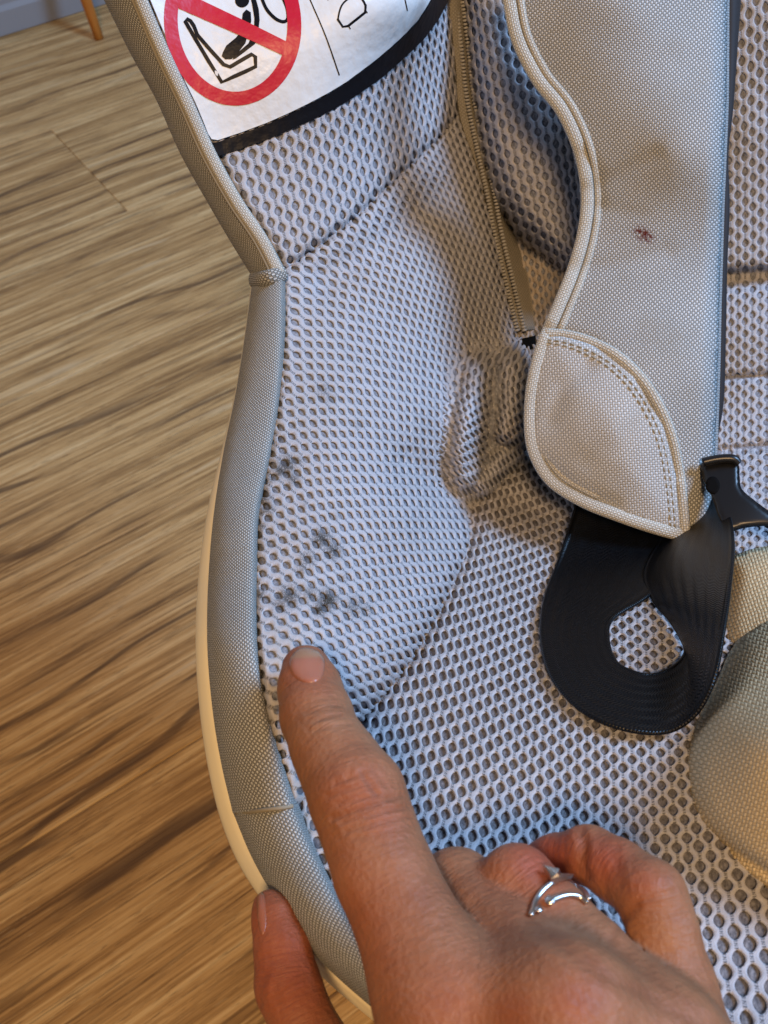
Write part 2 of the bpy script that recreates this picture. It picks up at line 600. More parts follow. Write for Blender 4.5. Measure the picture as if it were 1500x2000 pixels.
def mat_skin():
    t = NT('skin', 0.50, 0.32)
    o = t.obj()
    a = t.noise(o, 60.0, 3, 0.6)
    f = t.noise(o, 420.0, 3, 0.6)
    mo = t.noise(o, 170.0, 4, 0.7)
    a = t.math('ADD', t.math('MULTIPLY', a, 0.6), t.math('MULTIPLY', mo, 0.4))
    c = t.ramp(a, [(0.3, lin((138, 88, 60))), (0.5, lin((157, 105, 73))), (0.72, lin((172, 121, 87)))])
    c = t.mix(t.attr('blush'), c, lin((166, 76, 54)))
    c = t.mix(t.math('MULTIPLY', t.attr('crease'), 0.5), c, lin((104, 52, 34)))
    hs = t.n('ShaderNodeHueSaturation')
    t.put(hs.inputs['Value'], t.math('ADD', 0.88, t.math('MULTIPLY', f, 0.24))); t.put(hs.inputs['Color'], c)
    t.color(hs.outputs[0])
    vor = t.n('ShaderNodeTexVoronoi'); t.link(o, vor.inputs['Vector']); vor.inputs['Scale'].default_value = 900.0
    wv = t.noise(o, 700.0, 4, 0.7, dist=1.2)
    sp = t.n('ShaderNodeSeparateXYZ'); t.link(o, sp.inputs[0])
    cb = t.n('ShaderNodeCombineXYZ')
    t.put(cb.inputs[0], t.attr('axial'))
    t.put(cb.inputs[1], t.math('MULTIPLY', sp.outputs[0], 130.0)); t.put(cb.inputs[2], t.math('MULTIPLY', sp.outputs[2], 130.0))
    wr = t.noise(cb.outputs[0], 1.1, 4, 0.65, dist=0.6)
    hh = t.math('ADD', t.math('MULTIPLY', vor.outputs['Distance'], 0.35), t.math('ADD', t.math('MULTIPLY', wv, 0.6), t.math('MULTIPLY', wr, t.math('ADD', 0.7, t.math('MULTIPLY', t.attr('joint'), 2.2)))))
    t.bump(hh, 0.5, 0.0008)
    t.b.inputs['Subsurface Weight'].default_value = 0.12
    t.b.inputs['Subsurface Radius'].default_value = (1.0, 0.35, 0.2)
    t.b.inputs['Subsurface Scale'].default_value = 0.004
    return t.m
M['skin'] = mat_skin()

def mat_nail():
    t = NT('nail', 0.3, 0.5)
    f = t.attr('free')
    o = t.obj()
    c = t.mix(t.noise(o, 120.0, 2), lin((178, 116, 90)), lin((166, 102, 80)))
    t.color(t.mix(f, c, lin((176, 130, 96))))
    t.b.inputs['Subsurface Weight'].default_value = 0.15
    t.b.inputs['Subsurface Scale'].default_value = 0.002
    return t.m
M['nail'] = mat_nail()

def mat_wood():
    t = NT('floor_plank', 0.42, 0.25)
    o = t.obj()
    inf = t.n('ShaderNodeObjectInfo')
    off = t.n('ShaderNodeVectorMath', operation='MULTIPLY_ADD')
    t.link(inf.outputs['Random'], off.inputs[0]); off.inputs[1].default_value = (37.0, 11.0, 5.0); t.link(o, off.inputs[2])
    p = off.outputs[0]
    def sc_(v, s):
        x = t.n('ShaderNodeMapping'); x.inputs['Scale'].default_value = s; t.link(v, x.inputs[0]); return x.outputs[0]
    warp = t.noise(sc_(p, (1.5, 4.0, 1.0)), 1.0, 3, 0.55)
    sx = t.n('ShaderNodeSeparateXYZ'); t.link(p, sx.inputs[0])
    yy = t.math('ADD', sx.outputs[1], t.math('MULTIPLY', t.math('SUBTRACT', warp, 0.5), 0.17))
    rings = t.math('SINE', t.math('MULTIPLY', yy, 2 * math.pi * 34.0))
    fine = t.noise(sc_(p, (7.0, 360.0, 1.0)), 1.0, 5, 0.62, dist=0.0)
    fine2 = t.noise(sc_(p, (34.0, 480.0, 1.0)), 1.0, 4, 0.6)
    broad = t.noise(sc_(p, (2.0, 18.0, 1.0)), 1.0, 4, 0.6, dist=0.08)
    blot = t.noise(sc_(p, (5.0, 55.0, 1.0)), 1.0, 4, 0.65)
    g = t.math('ADD', t.math('MULTIPLY', fine, 0.72), t.math('ADD', t.math('MULTIPLY', broad, 0.20), t.math('MULTIPLY', rings, 0.045)))
    g = t.math('ADD', g, t.math('MULTIPLY', t.math('SUBTRACT', blot, 0.5), 0.24))
    g = t.math('ADD', g, t.math('MULTIPLY', t.math('SUBTRACT', inf.outputs['Random'], 0.5), 0.05))
    c = t.ramp(g, [(0.26, lin((124, 92, 56))), (0.39, lin((172, 135, 86))), (0.50, lin((202, 164, 110))), (0.64, lin((230, 200, 148)))])
    crack = t.math('MULTIPLY', t.smooth(fine2, 0.53, 0.63), t.smooth(broad, 0.36, 0.55))
    c = t.mix(t.math('MULTIPLY', crack, 0.25), c, lin((100, 74, 48)))
    ln_ = t.noise(sc_(p, (7.0, 330.0, 1.0)), 1.0, 3, 0.55)
    c = t.mix(t.math('MULTIPLY', t.smooth(ln_, 0.585, 0.625), 0.45), c, lin((84, 60, 38)))
    po = t.noise(sc_(p, (60.0, 700.0, 1.0)), 1.0, 3, 0.6)
    c = t.mix(t.math('MULTIPLY', t.smooth(po, 0.58, 0.68), 0.45), c, lin((96, 70, 46)))
    c = t.mix(t.math('MULTIPLY', t.smooth(po, 0.40, 0.30), 0.30), c, lin((222, 196, 150)))
    lime = t.math('MULTIPLY', t.smooth(rings, 0.86, 0.99), t.smooth(t.noise(sc_(p, (7.0, 22.0, 1.0)), 1.0, 3), 0.52, 0.68))
    c = t.mix(t.math('MULTIPLY', lime, 0.75), c, lin((204, 176, 134)))
    dkr = t.math('MULTIPLY', t.smooth(rings, -0.80, -0.98), t.smooth(t.noise(sc_(p, (6.0, 20.0, 1.0)), 1.0, 3), 0.46, 0.62))
    c = t.mix(t.math('MULTIPLY', dkr, 0.75), c, lin((84, 62, 44)))
    t.color(c)
    t.put(t.b.inputs['Roughness'], t.math('ADD', 0.44, t.math('MULTIPLY', fine, 0.2)))
    t.bump(t.math('SUBTRACT', fine, crack), 0.25, 0.0005)
    return t.m
M['wood'] = mat_wood()
M['subfloor'] = plain('subfloor', (60, 48, 38), 0.8)
M['wall'] = plain('wall_paint', (214, 214, 216), 0.7)
M['baseboard'] = plain('baseboard_paint', (150, 152, 158), 0.5)

def mat_leg():
    t = NT('oiled_wood', 0.4, 0.4)
    o = t.obj()
    mp = t.n('ShaderNodeMapping'); mp.inputs['Scale'].default_value = (60, 60, 5); t.link(o, mp.inputs[0])
    t.color(t.ramp(t.noise(mp.outputs[0], 1.0, 4), [(0.3, lin((176, 104, 40))), (0.7, lin((206, 138, 62)))]))
    return t.m
M['leg'] = mat_leg()

# ------------------------------------------------------------------ the setting: floor, wall
PD = math.radians(36.0)
EX, EN = np.array([math.cos(PD), math.sin(PD)]), np.array([-math.sin(PD), math.cos(PD)])

fl = 6.0
floor = build('floor', [(-fl, -fl, -0.004), (fl, -fl, -0.004), (fl, fl, -0.004), (-fl, fl, -0.004)],
              np.array([[0, 1, 2, 3]]), M['subfloor'], smooth=False, kind='structure')
PW, PL = 0.18, 1.22

def plank_mesh(w, l):
    b, g = 0.0009, 0.0002
    x, y = l / 2 - g, w / 2 - g
    top = [(-x + b, -y + b, 0), (x - b, -y + b, 0), (x - b, y - b, 0), (-x + b, y - b, 0)]
    mid = [(-x, -y, -b * 0.7), (x, -y, -b * 0.7), (x, y, -b * 0.7), (-x, y, -b * 0.7)]
    low = [(a, c, -0.0038) for a, c, _ in mid]
    me = bpy.data.meshes.new('plank')
    f = [(0, 1, 2, 3)]
    for r in (0, 4):
        for i in range(4):
            j = (i + 1) % 4
            f.append((r + i, r + 4 + i, r + 4 + j, r + j))
    me.from_pydata(top + mid + low, [], f)
    me.materials.append(M['wood'])
    return me
pm = plank_mesh(PW, PL)
# joint seen in the photograph lies across the row at n = 0.94
joint_s = float(np.dot(np.array([-0.30, 0.926]), EX))
for r in range(-3, 6):
    n0 = 0.311 + PW * (r + 0.5)
    if n0 > 1.35:
        continue
    start = joint_s + (r - 3) * 0.437
    for k in range(-2, 2):
        s0 = start + (k + 0.5) * PL
        if abs(s0) > 1.9:
            continue
        o = bpy.data.objects.new('plank', pm)
        COL.objects.link(o)
        o.parent = floor
        c = EX * s0 + EN * n0
        o.location = (c[0], c[1], 0.0)
        o.rotation_euler = (0, 0, PD)

def run_profile(prof, s0, s1):
    """sweep an (n, z) profile along the wall direction"""
    V = []
    for s in (s0, s1):
        for n_, z in prof:
            c = EX * s + EN * n_
            V.append((c[0], c[1], z))
    k = len(prof)
    F = [[i, (i + 1) % k, k + (i + 1) % k, k + i] for i in range(k)]
    return V, np.array(F)
WN = 1.262
V, F = run_profile([(WN, -0.004), (WN, 2.4), (WN + 0.3, 2.4), (WN + 0.3, -0.004)], -2.2, 3.0)
wall = build('wall', V, F, M['wall'], smooth=False, kind='structure')
V, F = run_profile([(WN - 0.012, 0.001), (WN - 0.012, 0.028), (WN - 0.009, 0.034), (WN - 0.009, 0.062), (WN - 0.004, 0.070), (WN - 0.002, 0.070), (WN - 0.002, 0.001)], -2.2, 3.0)
build('baseboard', V, F, M['baseboard'], wall, smooth=False)

# a splayed wooden leg near the wall
foot = W(194, 76, 1.0)
fd = CAM_H / (math.sin(PITCH) + (76 - CY) / FPX * math.cos(PITCH))
foot = W(194, 76, fd); foot[2] = 0.0
side = W(138, 0, fd * 1.0) - W(194, 76, fd)
topd = np.array([-0.055, 0.06, 0.30])
leg_root = thing('stool', 'splayed orange wooden stool leg standing near the baseboard', 'stool', tuple(foot))
V, F, uv = tube([foot, foot + topd * 0.5, foot + topd], [0.0055, 0.009, 0.012], 12, 14, px=False, toward=(0, -1, 0.3))
build('leg', V, F, M['leg'], leg_root)
tp = foot + topd
ang = np.linspace(0, 2 * np.pi, 28, endpoint=False)
ctr = tp + np.array([-0.09, 0.10, 0.0])
rad = 0.16
ringpts = np.stack([ctr[0] + rad * np.cos(ang), ctr[1] + rad * np.sin(ang)], -1)
V = np.vstack([np.c_[ringpts, np.full(28, tp[2] - 0.004)], np.c_[ringpts, np.full(28, tp[2] + 0.02)]])
F4 = np.array([[i, (i + 1) % 28, 28 + (i + 1) % 28, 28 + i] for i in range(28)])
build('seat', V, [F4, np.arange(28)[::-1][None], (28 + np.arange(28))[None]], M['leg'], leg_root, smooth=False)
for a in (2.2, 4.1):
    f2 = ctr + np.array([0.19 * math.cos(a), 0.19 * math.sin(a), 0]); f2[2] = 0.0
    t2 = ctr + np.array([0.10 * math.cos(a), 0.10 * math.sin(a), 0])
    V, F, uv = tube([f2, (f2 + t2) / 2, t2], [0.0055, 0.009, 0.012], 10, 12, px=False, toward=(0, -1, 0.3))
    build('leg', V, F, M['leg'], leg_root)

# ------------------------------------------------------------------ the child seat
SEAT_BASE = (0.10, 0.22, 0.0)
seat = thing('child_car_seat', 'grey child car seat with pale perforated mesh lining and cream shell', 'car seat', SEAT_BASE)

def poly_terms(x, y):
    return np.stack([x, y, x * x, x * y, y * y, x**3, x * x * y, x * y * y, y**3], -1)

def poly_grad(x, y):
    o, z = np.ones_like(x), np.zeros_like(x)
    gx = np.stack([o, z, 2 * x, y, z, 3 * x * x, 2 * x * y, y * y, z], -1)
    gy = np.stack([z, o, z, x, 2 * y, z, x * x, 2 * x * y, 3 * y * y], -1)
    return gx, gy

class Lattice:
    """knit lattice: U counts wales, V counts holes along a wale; fitted to local steps seen on the cloth"""
    def __init__(self, basis, ridge=0.02):
        b = np.asarray(basis, float)        # x, y, cx, cy, wx, wy
        self.c0 = b[:, :2].mean(0); self.S = 300.0
        x, y = ((b[:, :2] - self.c0) / self.S).T
        J = np.stack([b[:, 2:4], b[:, 4:6]], -1)      # columns c, w
        Ji = np.linalg.inv(J)
        gx, gy = poly_grad(x, y)
        A = np.vstack([gx, gy])
        reg = np.diag([0, 0, 1, 1, 1, 3, 3, 3, 3]) * ridge
        self.k = []
        for r in range(2):
            rhs = np.concatenate([Ji[:, r, 0], Ji[:, r, 1]]) * self.S
            wt = np.concatenate([np.linalg.norm(J[:, :, r], axis=1)] * 2)
            Aw = np.vstack([A * wt[:, None], reg * wt.mean()])
            bw = np.concatenate([rhs * wt, np.zeros(9)])
            self.k.append(np.linalg.lstsq(Aw, bw, rcond=None)[0])
    def uv(self, x, y):
        t = poly_terms((x - self.c0[0]) / self.S, (y - self.c0[1]) / self.S)
        return t @ self.k[0], t @ self.k[1]
    def inv(self, U, V, x, y, it=8):
        for _ in range(it):
            u, v = self.uv(x, y)
            gx, gy = poly_grad((x - self.c0[0]) / self.S, (y - self.c0[1]) / self.S)
            a, b = gx @ self.k[0] / self.S, gy @ self.k[0] / self.S
            c, d = gx @ self.k[1] / self.S, gy @ self.k[1] / self.S
            det = a * d - b * c
            det = np.where(np.abs(det) < 1e-7, 1e-7, det)
            ru, rv = U - u, V - v
            sx, sy = (d * ru - b * rv) / det, (-c * ru + a * rv) / det
            m = np.maximum(1, np.hypot(sx, sy) / 40)
            x, y = x + sx / m, y + sy / m
        u, v = self.uv(x, y)
        return x, y, np.hypot(U - u, V - v)

def knit_panel(name, poly, surf, basis, parent, stains=None, yellow=None, back='back', margin=17, hole=(0.40, 0.30),
               label=None, depth_mm=0.75, nseg=16, ridge=0.02):
    L = Lattice(basis, ridge)
    P = np.asarray(poly, float)
    x0, y0 = P.min(0) - margin; x1, y1 = P.max(0) + margin
    gx, gy = np.meshgrid(np.arange(x0, x1, 6.0), np.arange(y0, y1, 6.0))
    gx, gy = gx.ravel(), gy.ravel()
    s = signed_dist(P, gx, gy)
    gx, gy = gx[s < margin], gy[s < margin]
    gu, gv = L.uv(gx, gy)
    # candidate holes: the lattice site nearest to each sample
    k = np.rint(gu).astype(int)
    j = np.rint(gv - 0.5 * (k % 2)).astype(int)
    key, first = np.unique(np.stack([k, j], -1), axis=0, return_index=True)
    U0 = key[:, 0].astype(float); V0 = key[:, 1] + 0.5 * (key[:, 0] % 2)
    hx, hy, err = L.inv(U0, V0, gx[first], gy[first])
    ok = (err < 0.02) & (signed_dist(P, hx, hy) < margin)
    U0, V0, hx, hy = U0[ok], V0[ok], hx[ok], hy[ok]
    # one cell of the knit: the Voronoi hexagon of the lattice (wale spacing 0.56 of the pitch)
    b = 0.56
    xv = b / 2 - 1 / (8 * b)
    hexv = np.array([(xv, 0.5), (b - xv, 0.0), (xv, -0.5), (-xv, -0.5), (-(b - xv), 0.0), (-xv, 0.5)])
    segs = [2, 2, 1, 2, 2, 1] if nseg < 14 else [3, 3, 2, 3, 3, 2]
    bd = []
    for i in range(6):
        a, c = hexv[i], hexv[(i + 1) % 6]
        for q in range(segs[i]):
            bd.append(a + (c - a) * q / segs[i])
    bd = np.array(bd)
    n = len(bd)
    th = np.arctan2(bd[:, 1] / 0.31, bd[:, 0] / 0.235)
    rx, ry = hole[0] * b, hole[1]
    hol = np.stack([rx * np.cos(th) * (1.06 - .22 * np.sin(th) ** 2), ry * np.sin(th)], -1)
    rings = [(hol * 0.98, -0.38), (hol * 0.99, -0.2), (hol * 1.06, -0.03), (hol * 0.45 + bd * 0.55, 0.12), (bd, None)]
    loc = np.concatenate([r for r, _ in rings])
    hh = np.concatenate([np.full(n, h if h is not None else 0.0) for _, h in rings])
    # boundary height: low on the ladder between two holes of a wale, high on the ribbons
    by = bd
    lad = np.exp(-(by[:, 0] / 0.10) ** 2) * np.exp(-((np.abs(by[:, 1]) - 0.5) / 0.12) ** 2)
    hh[4 * n:] = 0.16 - 0.50 * lad
    nr = len(rings)
    wgt = np.concatenate([np.full(n, w_) for w_ in (1, 1, 1, .4, 0)])
    rgl = np.random.default_rng(len(U0))
    ja, jb = rgl.normal(0, .035, (2, len(U0), 1)); jx_, jy_ = rgl.normal(0, .018, (2, len(U0), 1))
    U = U0[:, None] + (loc[None, :, 0] * (1 + ja * wgt) + jx_ * wgt) / b
    Vv = V0[:, None] + loc[None, :, 1] * (1 + jb * wgt) + jy_ * wgt
    gu_, gv_ = U.ravel(), Vv.ravel()
    px, py, err = L.inv(gu_, gv_, np.repeat(hx, len(loc)), np.repeat(hy, len(loc)), it=5)
    bad = np.hypot(px - np.repeat(hx, len(loc)), py - np.repeat(hy, len(loc))) > 90
    px[bad] = np.repeat(hx, len(loc))[bad]; py[bad] = np.repeat(hy, len(loc))[bad]
    # weld
    q = np.rint(np.stack([gu_, gv_], -1) * 3600).astype(np.int64)
    kk = q[:, 0] * 100000007 + q[:, 1]
    _, fi, inv = np.unique(kk, return_index=True, return_inverse=True)
    inv = inv.ravel()
    p, nrm = surf.frame(px[fi], py[fi])
    h = np.tile(hh, len(U0))[fi] * 1e-3
    V = p + nrm * h[:, None]
    cell = np.arange(len(U0))[:, None, None] * len(loc)
    jj = np.arange(n); jn = (jj + 1) % n
    F = []
    for r in range(nr - 1):
        quad = np.stack([r * n + jj, r * n + jn, (r + 1) * n + jn, (r + 1) * n + jj], -1)
        F.append((cell + quad[None]).reshape(-1, 4))
    F = inv[np.concatenate(F)]
    at = {}
    X, Y = px[fi], py[fi]
    for nm, blobs in (('stain', stains), ('yellow', yellow)):
        a = np.zeros(len(X))
        for (bx, byy, br, bs) in (blobs or []):
            a = np.maximum(a, bs * np.exp(-(((X - bx) ** 2 + (Y - byy) ** 2) / br ** 2)))
        at[nm] = a
    o = build(name, V, [F], M['knit'], parent, uv=np.stack([gu_[fi], gv_[fi]], -1), attrs=at, label=label)
    # backing layer of the spacer fabric, seen through the holes
    st = 9.0
    gx = np.arange(x0, x1 + st, st); gy = np.arange(y0, y1 + st, st)
    GX, GY = np.meshgrid(gx, gy)
    s = signed_dist(P, GX, GY)
    idx = -np.ones(GX.shape, int)
    use = s < margin + 2
    idx[use] = np.arange(use.sum())
    X, Y = GX[use], GY[use]
    p, nrm = surf.frame(X, Y)
    u, v = L.uv(X, Y)
    a_ = np.zeros(len(X))
    for (bx, byy, br, bs) in (stains or []):
        a_ = np.maximum(a_, bs * np.exp(-(((X - bx) ** 2 + (Y - byy) ** 2) / br ** 2)))
    c = np.stack([idx[:-1, :-1], idx[1:, :-1], idx[1:, 1:], idx[:-1, 1:]], -1).reshape(-1, 4)
    c = c[(c >= 0).all(1)]
    build('backing', p - nrm * depth_mm * 1e-3, [c], M[back], o, uv=np.stack([u, v], -1), attrs={'stain': a_})
    return o

# --- upper wing -----------------------------------------------------------------
wing_poly = [(195, -260), (262, -60), (285, 0), (330, 105), (375, 200), (420, 300), (470, 390), (520, 465), (556, 527),
             (630, 472), (700, 418), (790, 330), (860, 262), (892, 222), (888, 120), (874, 0), (868, -260)]
wing_surf = Surf([(285, 0, .298), (420, 300, .313), (540, 500, .319), (500, 100, .306), (560, 330, .318), (640, 460, .325),
                  (700, 200, .326), (760, 365, .347), (800, 100, .343), (850, 0, .349), (890, 230, .392), (885, 100, .388),
                  (875, 0, .382), (600, -100, .315), (250, -250, .285), (860, -250, .372)], wing_poly, w=18, A=.0032)
wing = knit_panel('wing_mesh_panel', wing_poly, wing_surf,
    [(540, 400, 18, -6, 8, 33), (740, 250, 12, -5, 8, 35), (800, 180, 8.6, -5, 7.5, 34), (840, 250, 7, -5, 7.5, 33),
     (300, 0, 19, -6, 8, 33), (500, 100, 18, -6, 8, 33.5), (560, 500, 17, -6, 8.5, 31), (860, 60, 6.5, -4.5, 7.5, 33), (640, 330, 15.5, -5.5, 8, 33.5)],
    seat, label='mesh panel of the upper side wing, partly under the warning label', hole=(.40, .29))

# --- lower bolster --------------------------------------------------------------
bol_poly = [(553, 537), (558, 529), (631, 475), (701, 421), (791, 333), (861, 265), (893, 226), (935, 345), (958, 440), (976, 540), (1008, 648),
            (1015, 720), (990, 800), (965, 900), (938, 985), (905, 1085), (855, 1185), (795, 1285), (692, 1412),
            (632, 1496), (574, 1578), (546, 1480), (521, 1380), (500, 1250), (499, 1120), (504, 1000), (529, 880), (546, 760), (553, 650)]
def bol_mod(x, y):
    a = 0.006 * np.exp(-(line_dist([(640, 545), (740, 480), (850, 385)], x, y) / 38) ** 2)
    b = -0.004 * np.exp(-(line_dist([(700, 1330), (800, 1200), (870, 1080), (900, 990)], x, y) / 40) ** 2)
    c = 0.004 * np.exp(-(line_dist([(800, 900), (870, 960), (920, 1000)], x, y) / 26) ** 2)
    return a + b + c
bol_surf = Surf([(500, 1250, .2245), (600, 1300, .2225), (500, 1100, .246), (505, 950, .266), (540, 800, .288), (555, 545, .318),
                 (575, 1570, .2165), (600, 1050, .251), (700, 1050, .261), (800, 1010, .287), (880, 1080, .313), (790, 1285, .261),
                 (690, 1410, .238), (640, 700, .304), (760, 600, .331), (870, 560, .352), (950, 520, .382), (1000, 650, .395),
                 (900, 760, .352), (960, 800, .362), (890, 950, .345), (890, 240, .392), (760, 370, .347), (640, 475, .325), (935, 380, .392),
                 (700, 520, .327), (820, 800, .318), (640, 880, .276)], bol_poly, w=13, A=.0034, mod=bol_mod)
mould = [(560, 908, 20, 1.0), (548, 920, 14, 1.0), (512, 972, 20, .9), (520, 995, 18, .8), (572, 935, 14, .8), (628, 1052, 22, .95), (650, 1075, 20, .9),
         (600, 1092, 18, .75), (590, 1110, 14, .6), (565, 1165, 24, .9), (548, 1180, 18, .7), (640, 1172, 22, 1.1), (625, 1190, 16, 1.0), (605, 1160, 16, .7),
         (690, 1185, 22, .65), (715, 1192, 14, .6), (505, 1160, 16, .8), (632, 762, 16, .55), (645, 778, 12, .5), (700, 828, 14, .35), (720, 1060, 10, .3), (548, 858, 10, .6), (530, 935, 10, .8), (585, 900, 9, .7), (512, 1030, 12, .6), (525, 1062, 9, .5), (596, 985, 9, .4), (670, 1130, 10, .45), (575, 1050, 9, .45), (655, 1010, 9, .4)]
warm_tint = [(560, 1300, 60, .5), (575, 1420, 60, .55), (590, 1540, 50, .6), (540, 1240, 40, .3)]  # warm lamplight beside the finger, painted into the mesh colour
bolster = knit_panel('side_mesh_panel', bol_poly, bol_surf,
    [(600, 700, 9.3, -9.4, 24, 22.7), (640, 620, 11, -8, 22.7, 22.7), (707, 647, 9, -7.7, 19, 24.5), (870, 580, 11, -3.7, 2, 23), (775, 620, 7, -7, 12, 22),
     (820, 1000, 5.7, -10, 16.7, 21.3), (740, 1080, 7, -11.7, 19, 22), (600, 1250, 9.5, -18, 29, 18), (530, 1000, 11, -17, 30, 14), (560, 850, 9.5, -14, 23, 18.6),
     (680, 950, 7.5, -11.5, 20, 20), (660, 1350, 9.5, -18, 29, 18), (560, 1450, 11, -19, 28, 17), (860, 860, 6, -9, 13, 20), (585, 570, 12, -8.5, 25, 22), (570, 760, 9.5, -12, 24, 20), (660, 480, 12, -7, 22, 22)],
    seat, stains=mould, yellow=warm_tint, label='stained mesh panel of the side bolster with dark mould spots', ridge=0.01, hole=(.37, .30))

bolster_seam = [(574, 1578), (632, 1496), (692, 1412), (795, 1285), (855, 1185), (905, 1085), (938, 985)]
wing_seam = [(556, 531), (631, 474), (701, 420), (791, 332), (861, 264), (893, 225)]
# --- seat pan -------------------------------------------------------------------
pan_poly = [(556, 1552), (675, 1385), (770, 1265), (838, 1160), (880, 1075), (915, 975), (1030, 900), (1120, 870), (1380, 1010), (1560, 1065), (1560, 2150),
            (830, 2150), (752, 1972), (706, 1846), (652, 1744), (607, 1654), (574, 1578)]
def pan_mod(x, y):
    a = 0.0035 * np.exp(-(line_dist([(1000, 985), (1070, 1010), (1150, 1010)], x, y) / 22) ** 2)
    b = -0.004 * np.exp(-(line_dist([(930, 1010), (985, 955), (1060, 915)], x, y) / 20) ** 2)
    c = 0.006 * np.exp(-(line_dist([(690, 1412), (795, 1285), (855, 1185), (905, 1085), (935, 985)], x, y) / 18) ** 2)
    return a + b + c
pan_surf = Surf([(1250, 1200, .280), (1000, 1100, .322), (1100, 950, .368), (800, 1450, .2405), (930, 1470, .2345), (1130, 1500, .229), (1400, 1750, .203),
                 (1430, 1950, .187), (1000, 1700, .209), (900, 1950, .188), (900, 1170, .300), (940, 1000, .345), (1300, 1000, .352), (1480, 1060, .332),
                 (1500, 1500, .229), (620, 1650, .2135), (600, 1580, .2225), (745, 1950, .183), (690, 1420, .246), (790, 1300, .270), (850, 1300, .268)],
                pan_poly, w=10, A=.001, mod=pan_mod)
pan = knit_panel('seat_mesh_panel', pan_poly, pan_surf,
    [(1250, 1200, 16.5, 0, 0, 24), (1000, 1100, 12.3, 7, -2, 21), (900, 1170, 11.7, 11, -3.3, 25.3), (1020, 1420, 14.6, 4.6, -3, 30.8), (930, 1470, 16.3, 7.4, -5.8, 33),
     (1130, 1500, 18, 2.7, -2.5, 37), (800, 1450, 16, 10, -13, 34), (1400, 1750, 24.8, -1.5, 4.5, 43.5), (1430, 1900, 26, 1, 5.2, 52), (620, 1650, 20, 15, -16, 29),
     (1450, 1150, 15, 0, 1, 22), (1000, 1750, 22, 5, -5, 43), (1250, 1950, 26, 3, 1, 52)],
    seat, back='back_dark', depth_mm=0.9, label='mesh panel covering the seat cushion under the hand', yellow=[(600, 1620, 60, .5), (1000, 1050, 110, .25)], ridge=0.01, hole=(.46, .32))  # wide yellow blob paints the tan lamplit area left of the strap

# --- back rest ------------------------------------------------------------------
back_poly = [(1330, -120), (1640, -120), (1640, 1130), (1330, 1130)]
def back_mod(x, y):
    yy = y + 0.06 * (x - 1450)
    band = 0.011 / (1 + np.exp(-(yy - 526) / 3.0)) / (1 + np.exp((yy - 560) / 9.0))
    seam = 0.004 * np.exp(-((yy - 736) / 7) ** 2) + 0.004 * np.exp(-((y + .1 * (x - 1450) - 876) / 9) ** 2)
    return band + seam + 0.002 * np.sin((y - 576) / 160 * np.pi) ** 2 * (-1) * ((y > 576) & (y < 736))
back_surf = Surf([(1460, -80, .336), (1460, 100, .345), (1460, 250, .352), (1460, 500, .364), (1460, 620, .368), (1460, 740, .368), (1460, 880, .360), (1460, 1060, .326),
                  (1600, 250, .356), (1600, 740, .37), (1340, 250, .362), (1340, 740, .372), (1600, 1060, .326), (1340, 1060, .33)], None, mod=back_mod)
backrest = knit_panel('back_mesh_panel', back_poly, back_surf,
    [(1460, 80, 16.6, -5.4, 1.2, 34.8), (1450, 500, 14.4, -2.6, .8, 26), (1450, 600, 14.4, -.8, -.5, 25.2), (1450, 750, 13.2, -.4, -1, 22.8), (1450, 1000, 13.5, 0, 0, 21),
     (1560, 300, 16, -3, 1, 30)], seat, label='mesh panel of the back rest with a sunken band', margin=10)

# --- head cushion behind the shoulder pad ----------------------------------------
head_poly = [(900, -120), (908, -30), (920, 60), (934, 180), (952, 290), (978, 380), (1020, 440), (1100, 516), (1190, 530), (1190, -120)]
head_surf = Surf([(920, 50, .373), (1000, 150, .356), (1080, 300, .358), (1000, 390, .373), (1090, 490, .376), (1180, 200, .360), (1180, -60, .355), (935, 200, .374), (900, -100, .37)],
                 head_poly, w=34, A=.012)
headc = knit_panel('head_mesh_panel', head_poly, head_surf,
    [(980, 150, 16.3, -3.7, 4.7, 31.3), (935, 120, 12, -2.3, 4.7, 31), (1050, 300, 16, -3, 5.5, 29), (1060, 450, 14, -3, 7, 26), (1100, 60, 16.5, -4, 4.5, 31.5)],
    seat, label='mesh cushion beside the shoulder pad, in its shadow', margin=30)

# crumpled lower edge of the mesh between zipper and pad
low_poly = [(985, 420), (1110, 520), (1115, 620), (1060, 720), (1000, 700), (1010, 640), (1000, 560)]
def low_mod(x, y):
    return 0.0015 * np.sin(x / 11.0 + y / 23.0) * np.sin(y / 17.0 - x / 31.0)
low_surf = Surf([(990, 430, .418), (1110, 520, .402), (1060, 700, .392), (1000, 690, .402), (1050, 600, .405)], None, mod=low_mod)
knit_panel('crumpled_mesh_strip', low_poly, low_surf, [(1050, 570, 10, -2, 3, 22), (1000, 450, 10, -2, 4, 22), (1080, 650, 10, 0, 2, 21)], seat, margin=8,
           label='crumpled strip of mesh below the zipper', yellow=[(1040, 560, 120, .8)])

